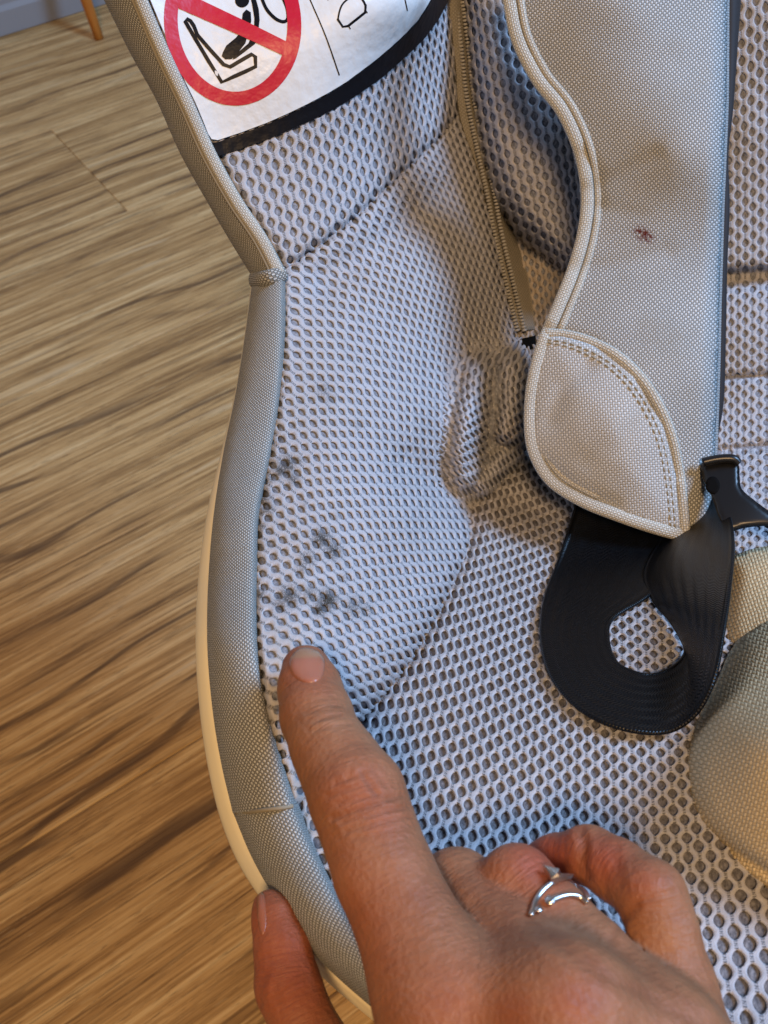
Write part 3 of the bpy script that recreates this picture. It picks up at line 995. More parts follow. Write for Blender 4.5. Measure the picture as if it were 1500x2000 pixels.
# folded mesh roll round the harness slot
fold_poly = [(892, 700), (940, 682), (985, 676), (1035, 670), (1050, 740), (1046, 860), (1015, 920), (965, 985), (920, 990), (875, 955), (872, 870), (882, 780)]
def fold_mod(x, y):
    base = bol_surf.t(x, y) + bol_mod(x, y) + .0015
    def lobe(line, w, h):
        return h * np.exp(-(line_dist(line, x, y) / w) ** 2.6)
    b = lobe([(940, 735), (924, 800), (914, 880), (922, 925)], 40, .022)
    b = np.maximum(b, lobe([(1003, 715), (1003, 780), (994, 845)], 32, .029))
    b = np.maximum(b, lobe([(948, 945), (985, 895)], 30, .022))
    g = .003 * np.exp(-(line_dist([(968, 715), (960, 800), (950, 880)], x, y) / 8) ** 2) + .0012 * np.sin(x / 6.5 + y / 30) * np.exp(-(line_dist([(950, 740), (930, 900)], x, y) / 40) ** 2) + .0022 * np.exp(-(line_dist([(905, 715), (886, 800), (878, 900), (892, 955)], x, y) / 8) ** 2)
    return base - b + g
fold_surf = Surf([(900, 700, 0), (1000, 700, 0), (900, 900, 0), (1000, 900, 0)], None, mod=fold_mod)
knit_panel('slot_fold', fold_poly, fold_surf, [(930, 780, 12, 3, 2, 20), (1000, 760, 11, 3, 0, 20), (920, 920, 13, 6, 8, 19), (990, 860, 11, 4, 6, 18)], seat, margin=14,
           label='folded roll of mesh round the harness slot', yellow=[(905, 735, 10, .5), (1010, 850, 30, .3)])
slot_surf = Surf([(980, 640, .404), (1040, 640, .400), (980, 720, .398), (1040, 720, .396)])
sheet('harness_slot_shade', [(988, 668), (1046, 655), (1046, 712), (992, 700)], slot_surf, 14, M['opening_shade'], seat)  # flat near-black sheet painting the shade of the open slot

# --- zipper ---------------------------------------------------------------------
zl = [(868, -120, .386), (874, 0, .388), (888, 120, .394), (897, 228, .398), (932, 335, .400), (956, 440, .400), (975, 540, .402), (1004, 645, .402)]
zr = [(905, -120, .392), (910, 0, .394), (922, 120, .400), (938, 228, .404), (960, 335, .408), (1000, 440, .416), (1030, 540, .412), (1045, 645, .402)]
V, F, uv = loft([zl, [((a[0] + b[0]) / 2, (a[1] + b[1]) / 2, (a[2] + b[2]) / 2 - .002) for a, b in zip(zl, zr)], zr], 90, 16, uvs=1500)
V, F = thicken(V, F, 90, 16, 0.0008)
zipper = build('zipper', V, F, M['tape'], seat, uv=np.vstack([uv, uv]))
zc = [(884, -120, .3885), (890, 0, .3895), (902, 100, .393), (912, 190, .396), (931, 285, .397), (952, 380, .397), (966, 455, .398), (987, 545, .399), (1010, 645, .398)]
def zip_teeth(path, name, off):
    C = spline3(W(*np.array(path).T), 400)
    s = np.concatenate([[0], np.cumsum(np.linalg.norm(C[1:] - C[:-1], axis=1))])
    n = int(s[-1] / 0.0013)
    c = np.stack([np.interp(np.linspace(0, s[-1], n), s, C[:, k]) for k in range(3)], -1)
    T = np.gradient(c, axis=0); T /= np.linalg.norm(T, axis=1, keepdims=True)
    Vw = np.array([0, 0, CAM_H]) - c; Vw /= np.linalg.norm(Vw, axis=1, keepdims=True)
    S = np.cross(T, Vw); S /= np.linalg.norm(S, axis=1, keepdims=True)
    B = np.cross(S, T)
    a = np.linspace(0, 2 * np.pi, 8, endpoint=False)
    V, F = [], []
    for ring, (q, rr) in enumerate(((-1, .25), (-.6, .9), (.6, .9), (1, .25))):
        V.append(c[:, None] + T[:, None] * (q * 0.00048) + rr * (0.0011 * np.cos(a)[None, :, None] * S[:, None] + 0.0007 * np.sin(a)[None, :, None] * B[:, None]))
    V = np.stack(V, 1).reshape(-1, 3) + np.repeat(S * off, 32, 0)
    j = np.arange(8)
    q = np.concatenate([np.stack([r * 8 + j, r * 8 + (j + 1) % 8, (r + 1) * 8 + (j + 1) % 8, (r + 1) * 8 + j], -1) for r in range(3)])
    F = (np.arange(n)[:, None, None] * 32 + q[None]).reshape(-1, 4)
    return build(name, V, [F], M['tooth'], zipper, kind='stuff')
zip_teeth(zc, 'zipper_teeth', 0.0)
zip_teeth([(x + 14, y, d + .001) for x, y, d in zc], 'zipper_teeth', 0.0)
# --- woven trim -----------------------------------------------------------------
def trim(name, inner, outer, dA, parent, nl, nc=26, label=None, i0=None):
    A = [(x, y, d) for (x, y), d in zip(inner, dA)]
    rails = [[(a[0] + 10, a[1] - 2, a[2] + .010) for a in A],
             [(a[0] + 2, a[1], a[2] + .0015) for a in A]]
    for f, dd in ((.12, -.0016), (.50, .0002), (.85, .0056)):
        rails.append([(a[0] * (1 - f) + o[0] * f, a[1] * (1 - f) + o[1] * f, a[2] + dd) for a, o in zip(A, outer)])
    rails.append([(o[0], o[1], a[2] + .014) for a, o in zip(A, outer)])
    rails.append([(o[0] + 6, o[1] + 1, a[2] + .028) for a, o in zip(A, outer)])
    rails.append([(o[0] + 26, o[1] + 4, a[2] + .036) for a, o in zip(A, outer)])
    V, F, uv = loft(rails, nl, nc, uvs=1800)
    return build(name, V, [F], M['trim'], parent, uv=uv, label=label)
inn = [(553, 530), (552, 650), (545, 760), (528, 880), (503, 1000), (498, 1120), (499, 1250), (520, 1380), (545, 1480), (573, 1575), (605, 1650), (650, 1740), (705, 1840), (750, 1960), (800, 2080)]
out = [(494, 540), (478, 660), (460, 770), (437, 880), (418, 1000), (407, 1130), (405, 1260), (415, 1385), (432, 1490), (455, 1588), (490, 1670), (535, 1750), (610, 1860), (735, 1975), (850, 2060)]
dA = [.3175, .305, .293, .277, .258, .242, .224, .217, .2142, .2122, .208, .200, .191, .181, .173]
trim('side_trim', inn[:10], out[:10], dA[:10], seat, 220, label='grey woven trim along the side bolster')
ins = [(573, 1573)] + inn[10:]; ous = [(455, 1586)] + out[10:]; dS = [.2132] + dA[10:]
trim('front_trim', ins, ous, dS, seat, 120, label='grey woven trim round the front corner')
win = [(140, -250), (262, -60), (285, 0), (330, 105), (375, 200), (420, 300), (470, 390), (520, 465), (555, 533)]
wout = [(60, -250), (170, -60), (203, 0), (255, 105), (305, 195), (352, 300), (405, 395), (452, 475), (494, 543)]
wd = [.280, .292, .296, .302, .307, .311, .314, .316, .3178]
trim('wing_trim', win, wout, wd, seat, 200, label='grey woven trim along the upper wing')
V, F, uv = tube([(x - 9, y + 2, d - .0025) for (x, y), d in zip(win, wd)], .0019, 220, 12, flat=.55, uvs=1700)
build('wing_piping', V, F, M['bind'], seat, uv=uv)
V, F, uv = tube([(x - 24, y + 5, d - .0025) for (x, y), d in zip(win, wd)], .0005, 220, 6, flat=.6, uvs=2500)
build('wing_stitching', V, F, M['thread'], seat, uv=uv)
# puckered seam where the wing trim meets the side trim
V, F, uv = tube([(556, 533, .3165), (530, 541, .3140), (508, 546, .3185), (494, 546, .330)], [.0022, .0024, .0024, .0026], 30, 12, flat=.55, uvs=1500)
build('trim_tuck', V, F, M['trim'], seat, uv=uv)
# seam thread at the front corner
V, F, uv = tube([(572, 1574, .2118), (540, 1579, .2105), (500, 1584, .2135), (462, 1588, .2235)], .0005, 30, 6)
build('corner_stitching', V, F, M['thread'], seat, uv=uv)

# --- cream shell ----------------------------------------------------------------
so = [(500, 545), (486, 660), (468, 770), (443, 880), (414, 1000), (396, 1130), (391, 1260), (399, 1385), (414, 1490), (438, 1592), (473, 1680), (522, 1756), (603, 1867), (733, 1982), (850, 2066)]
rim = W(np.array([p[0] for p in so]), np.array([p[1] for p in so]), np.array(dA) + .024)
rin = W(np.array([p[0] for p in out]) + 14, np.array([p[1] for p in out]) + 2, np.array(dA) + .020)
lip = loft([rin, rim * .5 + rin * .5 + np.array([0, 0, .002]), rim, rim + np.array([.006, .003, -.004])], 120, 12, px=False)
V, F = thicken(lip[0], lip[1], 120, 12, 0.002)
shell = build('shell_rim', V, F, M['shell'], seat, label='cream plastic rim of the shell under the woven trim')
# body of the shell: closed outline at the rim, tapering down to the floor
rim2 = W(np.array([p[0] for p in wout[:-1]]) + 10, np.array([p[1] for p in wout[:-1]]), np.array(wd[:-1]) + .03)
far = [(1100, 2250, .190), (1400, 2260, .190), (1650, 2210, .195), (1705, 1950, .212), (1705, 1500, .255), (1705, 1060, .352), (1705, 740, .392), (1705, 250, .386), (1690, -150, .372),
       (1300, -175, .392), (900, -195, .405), (500, -275, .340)]
ringw = np.vstack([rim2, rim + np.array([.004, .002, -.002]), W(*np.array(far).T)])
ringw = spline3(np.vstack([ringw, ringw[:1]]), 201)[:-1]
cen = np.array([ringw[:, 0].mean(), ringw[:, 1].mean()])
def inward(f_, z):
    q = ringw.copy(); q[:, :2] = q[:, :2] * (1 - f_) + cen * f_; q[:, 2] = z
    return q
r1, r2 = inward(.05, ringw[:, 2] - .012), inward(.24, ringw[:, 2] - .09)
# behind the wing the shell follows the back of the cushion
wp = [(p[0], p[1], 230) for p in wout[:-1]] + [(p[0], p[1], q_) for p, q_ in zip(so[:5], (210, 170, 130, 90, 60))]
wx, wy = np.array([p[0] + p[2] for p in wp], float), np.array([p[1] for p in wp], float)
wz = np.where(np.arange(len(wp)) < 8, wing_surf.t(wx, wy), bol_surf.t(wx, wy)) + .030
T2 = W(wx, wy, wz)
st_ = np.arange(200) * (len(rim2) + len(rim) + len(far)) / 200.0
wgt_ = np.clip((len(wp) + 1 - st_) / 3, 0, 1)[:, None]
T2 = np.stack([np.interp(st_, np.arange(len(wp)), T2[:, k_]) for k_ in range(3)], -1)
n_st = len(rim2) + len(rim) + len(far)
wend = np.clip((st_ - (n_st - 1.2)) / 1.2, 0, 1)[:, None]
T2 = T2 * (1 - (wend > 0)) + T2[:1] * (wend > 0)
wgt_ = np.maximum(wgt_, wend)
r2 = r2 * (1 - wgt_) + T2 * wgt_
r1 = r1 * (1 - wgt_) + (ringw * .75 + r2 * .25) * wgt_
RL = [ringw, r1, r2, inward(.44, .20 + .05 * (ringw[:, 2] - .4)), inward(.44, .03), inward(.42, .0)]
G = np.array([spline3(np.array([r[k_] for r in RL]), 70) for k_ in range(200)])
G[..., 2] = np.maximum(G[..., 2], 0)
# undercut: the body stays inside the rim, as seen from above
sil = np.array([(p[0] + 14, p[1]) for p in wout[:-3]] + [(p[0] + 40, p[1]) for p in wout[-3:-1]] + [(540, 515)] + [(p[0] + 28, p[1]) for p in so[:4]] + [(so[4][0] + 12, so[4][1])] + [(p[0] + 2, p[1]) for p in so[5:]])
gx_, gy_, gd_ = to_px(G)
need = np.interp(gy_, sil[:, 1], sil[:, 0]) - gx_
need = np.where((gy_ > -250) & (gy_ < 2060) & (gx_ < 900), np.maximum(need, 0), 0)
G[..., 0] += need / FPX * gd_
V = G.transpose(1, 0, 2).reshape(-1, 3)
build('shell_body', V, [grid_faces(70, 200, wrap=True)], M['shell'], seat, label='cream plastic body of the shell standing on the floor')
# woven edging that finishes the cover beyond the picture
ri = [(1590, -130, .338), (1590, 100, .346), (1590, 250, .354), (1590, 500, .365), (1590, 740, .369), (1590, 900, .357), (1590, 1060, .328), (1590, 1300, .266), (1590, 1500, .228), (1590, 1750, .198), (1590, 1950, .182), (1590, 2170, .170)]
V, F, uv = loft([[(x, y, d + .008) for x, y, d in ri], [(x + 12, y, d - .002) for x, y, d in ri], [(x + 60, y, d - .001) for x, y, d in ri], [(x + 105, y, d + .012) for x, y, d in ri], [(x + 115, y, d + .026) for x, y, d in ri]], 120, 18, uvs=1800)
build('far_side_trim', V, [F], M['trim'], seat, uv=uv)
fi_ = [(785, 2075, .172), (900, 2130, .171), (1100, 2165, .170), (1350, 2170, .170), (1600, 2160, .171)]
V, F, uv = loft([[(x, y - 8, d + .008) for x, y, d in fi_], [(x, y, d) for x, y, d in fi_], [(x, y + 60, d + .004) for x, y, d in fi_], [(x, y + 110, d + .018) for x, y, d in fi_], [(x, y + 105, d + .03) for x, y, d in fi_]], 80, 18, uvs=1800)
build('front_edge_trim', V, [F], M['trim'], seat, uv=uv)
V, F, uv = tube([(180, -255, .288), (500, -268, .318), (868, -258, .374), (905, -150, .374), (1190, -128, .360), (1330, -128, .346), (1600, -128, .340)], .008, 120, 14, uvs=1800)
build('top_trim', V, F, M['trim'], seat, uv=uv)

# --- warning label --------------------------------------------------------------
lab_poly = [(225, -190), (292, 0), (314, 52), (337, 103), (360, 158), (381, 200), (396, 236), (406, 262), (413, 272), (425, 274), (470, 259), (520, 240), (560, 222),
            (600, 202), (640, 180), (672, 160), (700, 139), (730, 116), (760, 90), (788, 64), (812, 38), (832, 8), (846, -14), (862, -60), (864, -190)]
lab_surf = Surf(np.c_[[(285, 0, .298), (420, 300, .313), (540, 500, .319), (500, 100, .306), (560, 330, .318), (640, 460, .325),
                  (700, 200, .326), (760, 365, .347), (800, 100, .343), (850, 0, .349), (890, 230, .392), (885, 100, .388),
                  (875, 0, .382), (600, -100, .315), (250, -250, .285), (860, -250, .372)]])
def lab_bump(x, y):
    return 0.00004 * np.sin(x / 5.2 + y / 13) * np.sin(y / 6.1 - x / 17)
label_o = sheet('warning_label', lab_poly, lab_surf, 5, M['label_white'], wing, thick=.0003, lift=.0007, bump=lab_bump, sharp=True,
                label='white warning label with red no-child-seat sign')
band = [(411, 279), (425, 278), (470, 262), (520, 243), (560, 225), (600, 205), (640, 183), (672, 163), (700, 142), (730, 119), (760, 93), (790, 66), (815, 40), (834, 10), (848, -14), (864, -60),
        (890, -56), (870, 8), (853, 39), (829, 71), (803, 97), (773, 125), (743, 151), (708, 176), (675, 198), (642, 217), (602, 237), (562, 255), (517, 274), (471, 291), (428, 305), (419, 297)]
sheet('label_border', band, lab_surf, 5, M['label_black'], wing, thick=.0003, lift=.0006, bump=lab_bump, sharp=True, label='black lower border of the warning label')
Z = lambda pts: [(200 + x / 2.143, y / 2.143) for x, y in pts]
L1, L2, L3 = .00080, .00085, .00090
ang = np.linspace(0, 2 * np.pi, 64, endpoint=False)
rc, rr, tilt = (454, 44), (121, 149), -0.10
ell = [(rc[0] + rr[0] * math.cos(a) * math.cos(tilt) - rr[1] * math.sin(a) * math.sin(tilt),
        rc[1] + rr[0] * math.cos(a) * math.sin(tilt) + rr[1] * math.sin(a) * math.cos(tilt)) for a in ang]
stroke('prohibition_ring', ell, 27, lab_surf, M['label_red'], label_o, L2, closed=True, n=120)
slash = [(352, -16), (387, 0), (475, 42), (562, 84), (560, 98), (555, 110), (450, 63), (349, 19), (340, 0)]
sheet('prohibition_slash', slash, lab_surf, 6, M['label_red'], label_o, thick=.00006, lift=L3, sharp=True)
blk = M['label_black']
stroke('seat_outline', Z([(345, 92), (392, 172), (446, 260), (500, 345), (550, 322), (600, 300), (642, 280), (641, 240), (626, 230), (590, 250), (535, 282), (508, 272), (452, 212), (397, 150), (382, 112), (368, 92), (354, 84)]),
       7.6, lab_surf, blk, label_o, L1, closed=True, n=0)
sheet('child_torso', Z([(588, 62), (603, 46), (622, 58), (624, 95), (612, 140), (600, 185), (570, 222), (542, 250), (515, 251), (500, 238), (505, 222), (520, 194), (560, 162), (586, 130), (584, 95)]), lab_surf, 4, blk, label_o, thick=.00006, lift=L1, sharp=True)
sheet('child_back', Z([(622, -30), (642, 0), (655, 45), (659, 90), (654, 132), (640, 188), (600, 218), (560, 247), (546, 252), (552, 236), (612, 186), (634, 140), (637, 82), (626, 20), (612, -30)]), lab_surf, 4, blk, label_o, thick=.00006, lift=L1, sharp=True)
hd = [(200 + (585 + 30 * math.cos(a)) / 2.143, (8 + 30 * math.sin(a)) / 2.143) for a in np.linspace(0, 2 * np.pi, 24, endpoint=False)]
sheet('child_head', hd, lab_surf, 4, blk, label_o, thick=.00006, lift=L1, sharp=True)
stroke('airbag_outline', Z([(660, -40), (668, 0), (690, 48), (728, 86), (760, 97), (777, 84), (774, 44), (757, 0), (735, -40), (700, -70), (670, -70)]), 6.5, lab_surf, blk, label_o, L1, closed=True, n=50)
stroke('divider_line', [(560, -100), (605, 0), (634, 68), (660, 146)], 2.4, lab_surf, blk, label_o, L1, n=30)
stroke('car_outline', Z([(915, -70), (945, 0), (985, 85), (1003, 112), (1025, 108), (1060, 80), (1095, 52), (1098, 25), (1085, 0), (1060, -50)]), 4.6, lab_surf, blk, label_o, L1, n=0)
stroke('car_window_line', Z([(985, 82), (992, 52), (1003, 26), (1022, 6), (1040, -4)]), 3.2, lab_surf, blk, label_o, L1, n=20)
stroke('tick_mark', Z([(1026, 106), (1034, 120)]), 2.2, lab_surf, blk, label_o, L1, n=0)
stroke('tick_mark', Z([(1094, 38), (1104, 54)]), 2.2, lab_surf, blk, label_o, L1, n=0)
stroke('divider_line', Z([(1240, -60), (1258, 0), (1268, 42)]), 2, lab_surf, blk, label_o, L1, n=10)

# ------------------------------------------------------------------ shoulder pad
pad_edge = [(962, -140), (978, -40), (985, 0), (1002, 80), (1042, 160), (1090, 222), (1124, 300), (1137, 380), (1131, 450), (1110, 525), (1080, 600), (1051, 670), (1031, 750),
            (1026, 830), (1036, 890), (1070, 945), (1130, 985), (1200, 1014), (1290, 1044), (1368, 1061)]
pad_right = [(1388, 1046), (1391, 1000), (1396, 900), (1400, 800), (1403, 700), (1405, 600), (1408, 500), (1411, 400), (1415, 300), (1419, 200), (1420, 100), (1421, 0), (1424, -140)]
pe = catmull(pad_edge, 120)
pad_poly = [tuple(p) for p in pe] + pad_right
PC = [(985, 0, .314), (1200, 0, .301), (1420, 0, .310), (1130, 380, .3195), (1250, 300, .309), (1405, 500, .317), (1250, 600, .315), (1030, 780, .325), (1200, 850, .312), (1390, 900, .318),
      (1300, 1045, .318), (1380, 1050, .320), (1090, 960, .324), (1000, -120, .311), (1420, -120, .305), (1330, 300, .304), (1340, 700, .311), (1110, 170, .3125)]
def pad_mod(x, y):
    g = 0
    for ln, dep, wd_ in (([(1150, 372), (1210, 340), (1280, 300)], .0008, 14), ([(1145, 400), (1190, 410), (1250, 420)], .0003, 14), ([(1120, 525), (1200, 520), (1300, 490)], .0006, 16),
                         ([(1135, 300), (1160, 340), (1165, 400)], .0012, 16), ([(1060, 640), (1160, 670), (1240, 735), (1295, 830), (1320, 930)], .0012, 9),
                         ([(1180, 60), (1290, 120), (1390, 150)], .0004, 40)):
        g = g + dep * np.exp(-(line_dist(ln, x, y) / wd_) ** 2)
    return g
pad_surf = Surf(PC, pad_right[::-1] + [(500, 1400), (500, -300)], w=34, A=.0075, mod=pad_mod)
pad_flat = Surf(PC, None, mod=pad_mod)
a = math.radians(8)
def uv_rot(per, deg):
    c_, s_ = math.cos(math.radians(deg)), math.sin(math.radians(deg))
    return lambda x, y: np.stack([(x * c_ + y * s_) / per, (-x * s_ + y * c_) / per], -1)
pad = thing('shoulder_pad', 'beige woven shoulder pad with curved piped edge over the harness strap', 'harness pad', tuple(W(1250, 1050, .33)))
def blob_attr(name, xy, blobs):
    a = np.zeros(len(xy))
    for bx, by, br, bs in blobs:
        a = np.maximum(a, bs * np.exp(-(((xy[:, 0] - bx) ** 2 + (xy[:, 1] - by) ** 2) / br ** 2)))
    return a
def pad_sheet(name, poly, surf, step, mat, per, deg, lift, thick, blobs, ybl, **kw):
    xy, tri = tri_patch(poly, step)
    p, n = surf.frame(xy[:, 0], xy[:, 1])
    top = p + n * lift
    N = len(top)
    be = boundary_edges(tri)
    side_ = np.stack([be[:, 1], be[:, 0], be[:, 0] + N, be[:, 1] + N], -1)
    u = uv_rot(per, deg)(xy[:, 0], xy[:, 1])
    s, y = blob_attr('s', xy, blobs), blob_attr('y', xy, ybl)
    return build(name, np.vstack([top, top - n * thick]), [tri, tri[:, ::-1] + N, side_], mat, pad, uv=np.vstack([u, u]),
                 attrs={'stain': np.r_[s, s], 'yellow': np.r_[y, y]}, **kw)
pad_sheet('cover', pad_poly, pad_surf, 9, M['pad'], 4.5, 6, 0, .004, [(1250, 453, 10, 1.6), (1260, 458, 10, 1.6), (1268, 464, 9, 1.5), (1256, 464, 8, 1.2)],
          [(1320, 90, 20, .25), (1220, 470, 60, .08), (1250, 330, 60, .08)], label='woven cover with a small reddish stain')
# right side of the pad, turning under
V, F, uv = loft([[(x - 1, y, pad_surf(np.array([x - 1.0]), np.array([float(y)]))[0]) for x, y in pad_right],
                 [(x + 4, y, .330 + .004) for x, y in pad_right], [(x - 14, y, .344) for x, y in pad_right], [(x - 60, y, .350) for x, y in pad_right]], 60, 14, uvs=1100)
build('cover_side', V, [F], M['pad'], pad, uv=uv, attrs={'stain': np.zeros(len(V)), 'yellow': np.zeros(len(V))})
def on(surf, pts, lift=0.0):
    p = np.asarray(pts, float)
    return np.c_[p, surf(p[:, 0], p[:, 1]) - lift]
# binding along the curved edge, stitch groove and inner cord
def offset_line(line, off):
    p = np.asarray(line, float)
    t = np.gradient(p, axis=0); t /= np.linalg.norm(t, axis=1, keepdims=True)
    return p + np.stack([-t[:, 1], t[:, 0]], -1) * off
ed = np.vstack([catmull(pad_edge + [(1384, 1056)], 140)])
inner_n = -1
V, F, uv = tube(on(pad_flat, offset_line(ed, 10 * inner_n), .0008), .0021, 300, 14, flat=.62, uvs=1500)
build('edge_binding', V, F, M['bind'], pad, uv=uv)
V, F, uv = tube(on(pad_flat, offset_line(ed[:118], 31 * inner_n), .0004), .0011, 300, 10, flat=.6, uvs=1500)
build('edge_cord', V, F, M['bind'], pad, uv=uv)
V, F, uv = tube(on(pad_flat, offset_line(ed[:118], 22 * inner_n), -.0001), .00035, 300, 6, uvs=2500)
build('edge_stitching', V, F, M['thread'], pad)
# pocket patch at the lower corner
arc = [(1050, 656), (1100, 660), (1150, 675), (1200, 702), (1245, 745), (1280, 800), (1304, 860), (1318, 930), (1326, 1000), (1330, 1046)]
arc_s = catmull(arc, 60)
low_edge = [p for p in pe if p[1] > 665 and p[0] < 1340][::1]
low_edge = offset_line(np.array(low_edge), -16)
low_edge = low_edge[(low_edge[:, 0] < 1325)]
pocket_poly = [tuple(p) for p in arc_s] + [tuple(p) for p in low_edge[::-1]]
def pk_mod(x, y):
    s = signed_dist(np.array(pocket_poly), x, y)
    puff = -0.0022 * np.clip(-s / 90, 0, 1) ** 0.8
    dent = 0.0008 * np.exp(-(line_dist([(1150, 900), (1210, 860), (1250, 800)], x, y) / 22) ** 2) + .0012 * np.exp(-(line_dist([(1080, 820), (1100, 760), (1150, 720)], x, y) / 18) ** 2)
    dent = dent + .0012 * np.exp(-(line_dist([(1060, 900), (1120, 950), (1200, 985)], x, y) / 14) ** 2)
    return puff + dent + pad_mod(x, y) * .3
pocket_surf = Surf(PC, None, mod=pk_mod)
pad_sheet('pocket', pocket_poly, pocket_surf, 8, M['pocket'], 4.8, -4, .0010, .0018, [], [(1180, 840, 40, .22), (1200, 880, 30, .2)], label='rounded pocket patch at the lower corner')
V, F, uv = tube(on(pad_flat, arc_s[1:] + np.array([8, -5]) * 1.0, .0012), .0017, 160, 10, flat=.6, uvs=1300)
build('pocket_binding', V, F, M['bind'], pad, uv=uv)
def stitches(name, line, surf, lift, parent, length=.0016, gap=.0009, r=.00028):
    """a row of single stitches lying on a seam"""
    q = on(surf, line, lift)
    C = spline3(W(q[:, 0], q[:, 1], q[:, 2]), 600)
    s_ = np.concatenate([[0], np.cumsum(np.linalg.norm(C[1:] - C[:-1], axis=1))])
    V, F, o_ = [], [], 0
    t0 = 0.0
    while t0 + length < s_[-1]:
        c = np.stack([np.interp(np.linspace(t0, t0 + length, 4), s_, C[:, k]) for k in range(3)], -1)
        v, f_, _ = tube(c, [r * .5, r, r, r * .5], 4, 6, px=False)
        V.append(v); F.append([g + o_ for g in f_]); o_ += len(v)
        t0 += length + gap
    return build(name, np.vstack(V), [np.concatenate([f_[0] for f_ in F]), np.concatenate([np.vstack(f_[1:]) for f_ in F])], M['thread'], parent, kind='stuff')
stitches('pocket_stitching', arc_s[3:] + np.array([-9, 6]), pocket_surf, .0012, pad)
stitches('pocket_stitching', arc_s[4:] + np.array([-17, 11]), pocket_surf, .0012, pad)
# dark lining edge
lr = [(1428, -140, .326), (1432, 0, .328), (1426, 200, .330), (1417, 300, .331), (1418, 420, .331), (1412, 520, .332), (1411, 640, .333), (1406, 760, .334), (1399, 846, .335)]
rr_ = [(1452, -140, .332), (1447, 0, .334), (1431, 200, .335), (1420, 300, .335), (1423, 400, .335), (1419, 520, .336), (1416, 640, .337), (1412, 790, .338), (1397, 862, .338)]
V, F, uv = loft([[(x - 40, y, d + .004) for x, y, d in lr], lr, rr_, [(x - 30, y, d + .01) for x, y, d in rr_]], 70, 12)
build('lining', V, [F], M['dark_lining'], pad, uv=uv, label='dark lining showing beside the pad')

# ------------------------------------------------------------------ harness strap
strap_px = [((1140, 900), (1370, 930), .338, .338), ((1126, 985), (1350, 1030), .334, .334), ((1094, 1090), (1326, 1104), .322, .328), ((1068, 1160), (1266, 1163), .311, .318),
            ((1058, 1225), (1196, 1208), .300, .311), ((1066, 1290), (1187, 1252), .288, .300), ((1094, 1345), (1203, 1294), .272, .288), ((1150, 1396), (1238, 1314), .252, .272),
            ((1230, 1426), (1276, 1319), .241, .264), ((1305, 1428), (1316, 1303), .236, .260), ((1360, 1392), (1339, 1276), .230, .263), ((1394, 1325), (1332, 1248), .230, .271),
            ((1411, 1240), (1308, 1210), .236, .284), ((1424, 1150), (1276, 1170), .250, .304), ((1431, 1065), (1262, 1110), .276, .326), ((1422, 1000), (1320, 1010), .312, .336), ((1400, 930), (1350, 930), .332, .346)]
def strap_d(x, y, d):
    return min(d, float(pan_surf(np.array([float(x)]), np.array([float(y)]))[0]) - .004)
strap_rows = [((a[0], a[1], strap_d(*a, p)), (b[0], b[1], strap_d(*b, q))) for a, b, p, q in strap_px]
Ar = [r[0] for r in strap_rows]; Br = [r[1] for r in strap_rows]
def mixr(f):
    return [tuple(a[k] * (1 - f) + b[k] * f for k in range(3)) for a, b in zip(Ar, Br)]
V, F, uv = loft([Ar, mixr(.33), mixr(.67), Br], 160, 26, uvs=1000)
Vt, Ft = thicken(V, F, 160, 26, 0.0010)
strap = thing('harness_strap', 'black webbing harness strap looped below the shoulder pad', 'strap', tuple(W(1280, 1428, .262)))
build('webbing', Vt, Ft, M['strap'], strap, uv=np.vstack([uv, uv]))
for rail in (Ar, Br):
    V, F, uv = tube(rail, .0006, 160, 8, uvs=1000)
    build('selvedge', V, F, M['strap'], strap, uv=uv)

# ------------------------------------------------------------------ buckle tongue
tg = thing('buckle_tongue', 'black plastic buckle tongue beside the bottom of the shoulder pad', 'buckle', tuple(W(1450, 1030, .31)))
tg_poly = catmull([(1370, 905), (1400, 897), (1432, 896), (1443, 908), (1445, 935), (1449, 955), (1475, 978), (1510, 1003), (1560, 1030), (1600, 1050), (1600, 1062), (1545, 1038), (1500, 1028), (1455, 1031), (1422, 1038), (1404, 1010), (1390, 970), (1375, 940)], 90, True)
tg_surf = Surf([(1370, 900, .316), (1440, 900, .312), (1440, 1000, .305), (1540, 1030, .302), (1600, 1060, .304)], tg_poly, w=9, A=.0012)
xy, tri = tri_patch(tg_poly, 6)
p, n = tg_surf.frame(xy[:, 0], xy[:, 1]); N = len(p)
be = boundary_edges(tri)
build('tongue_plate', np.vstack([p, p - n * .005]), [tri, tri[:, ::-1] + N, np.stack([be[:, 1], be[:, 0], be[:, 0] + N, be[:, 1] + N], -1)], M['black_plastic'], tg)
top_lip = [(1372, 903, .3135), (1400, 897, .3125), (1430, 896, .3115), (1442, 905, .3115)]
V, F, uv = tube(top_lip, .0014, 24, 10)
build('lip', V, F, M['black_plastic'], tg)
hs_ = Surf([(1370, 900, .316), (1440, 900, .312), (1440, 1000, .305), (1540, 1030, .302), (1600, 1060, .304)])
hole = [(1392 + 14 * math.cos(q), 948 + 17 * math.sin(q)) for q in np.linspace(0, 2 * np.pi, 20, endpoint=False)]
sheet('slot', hole, hs_, 6, M['opening_shade'], tg, thick=.0003, lift=.0002)  # dark disc on the plate, painting the shade inside its opening

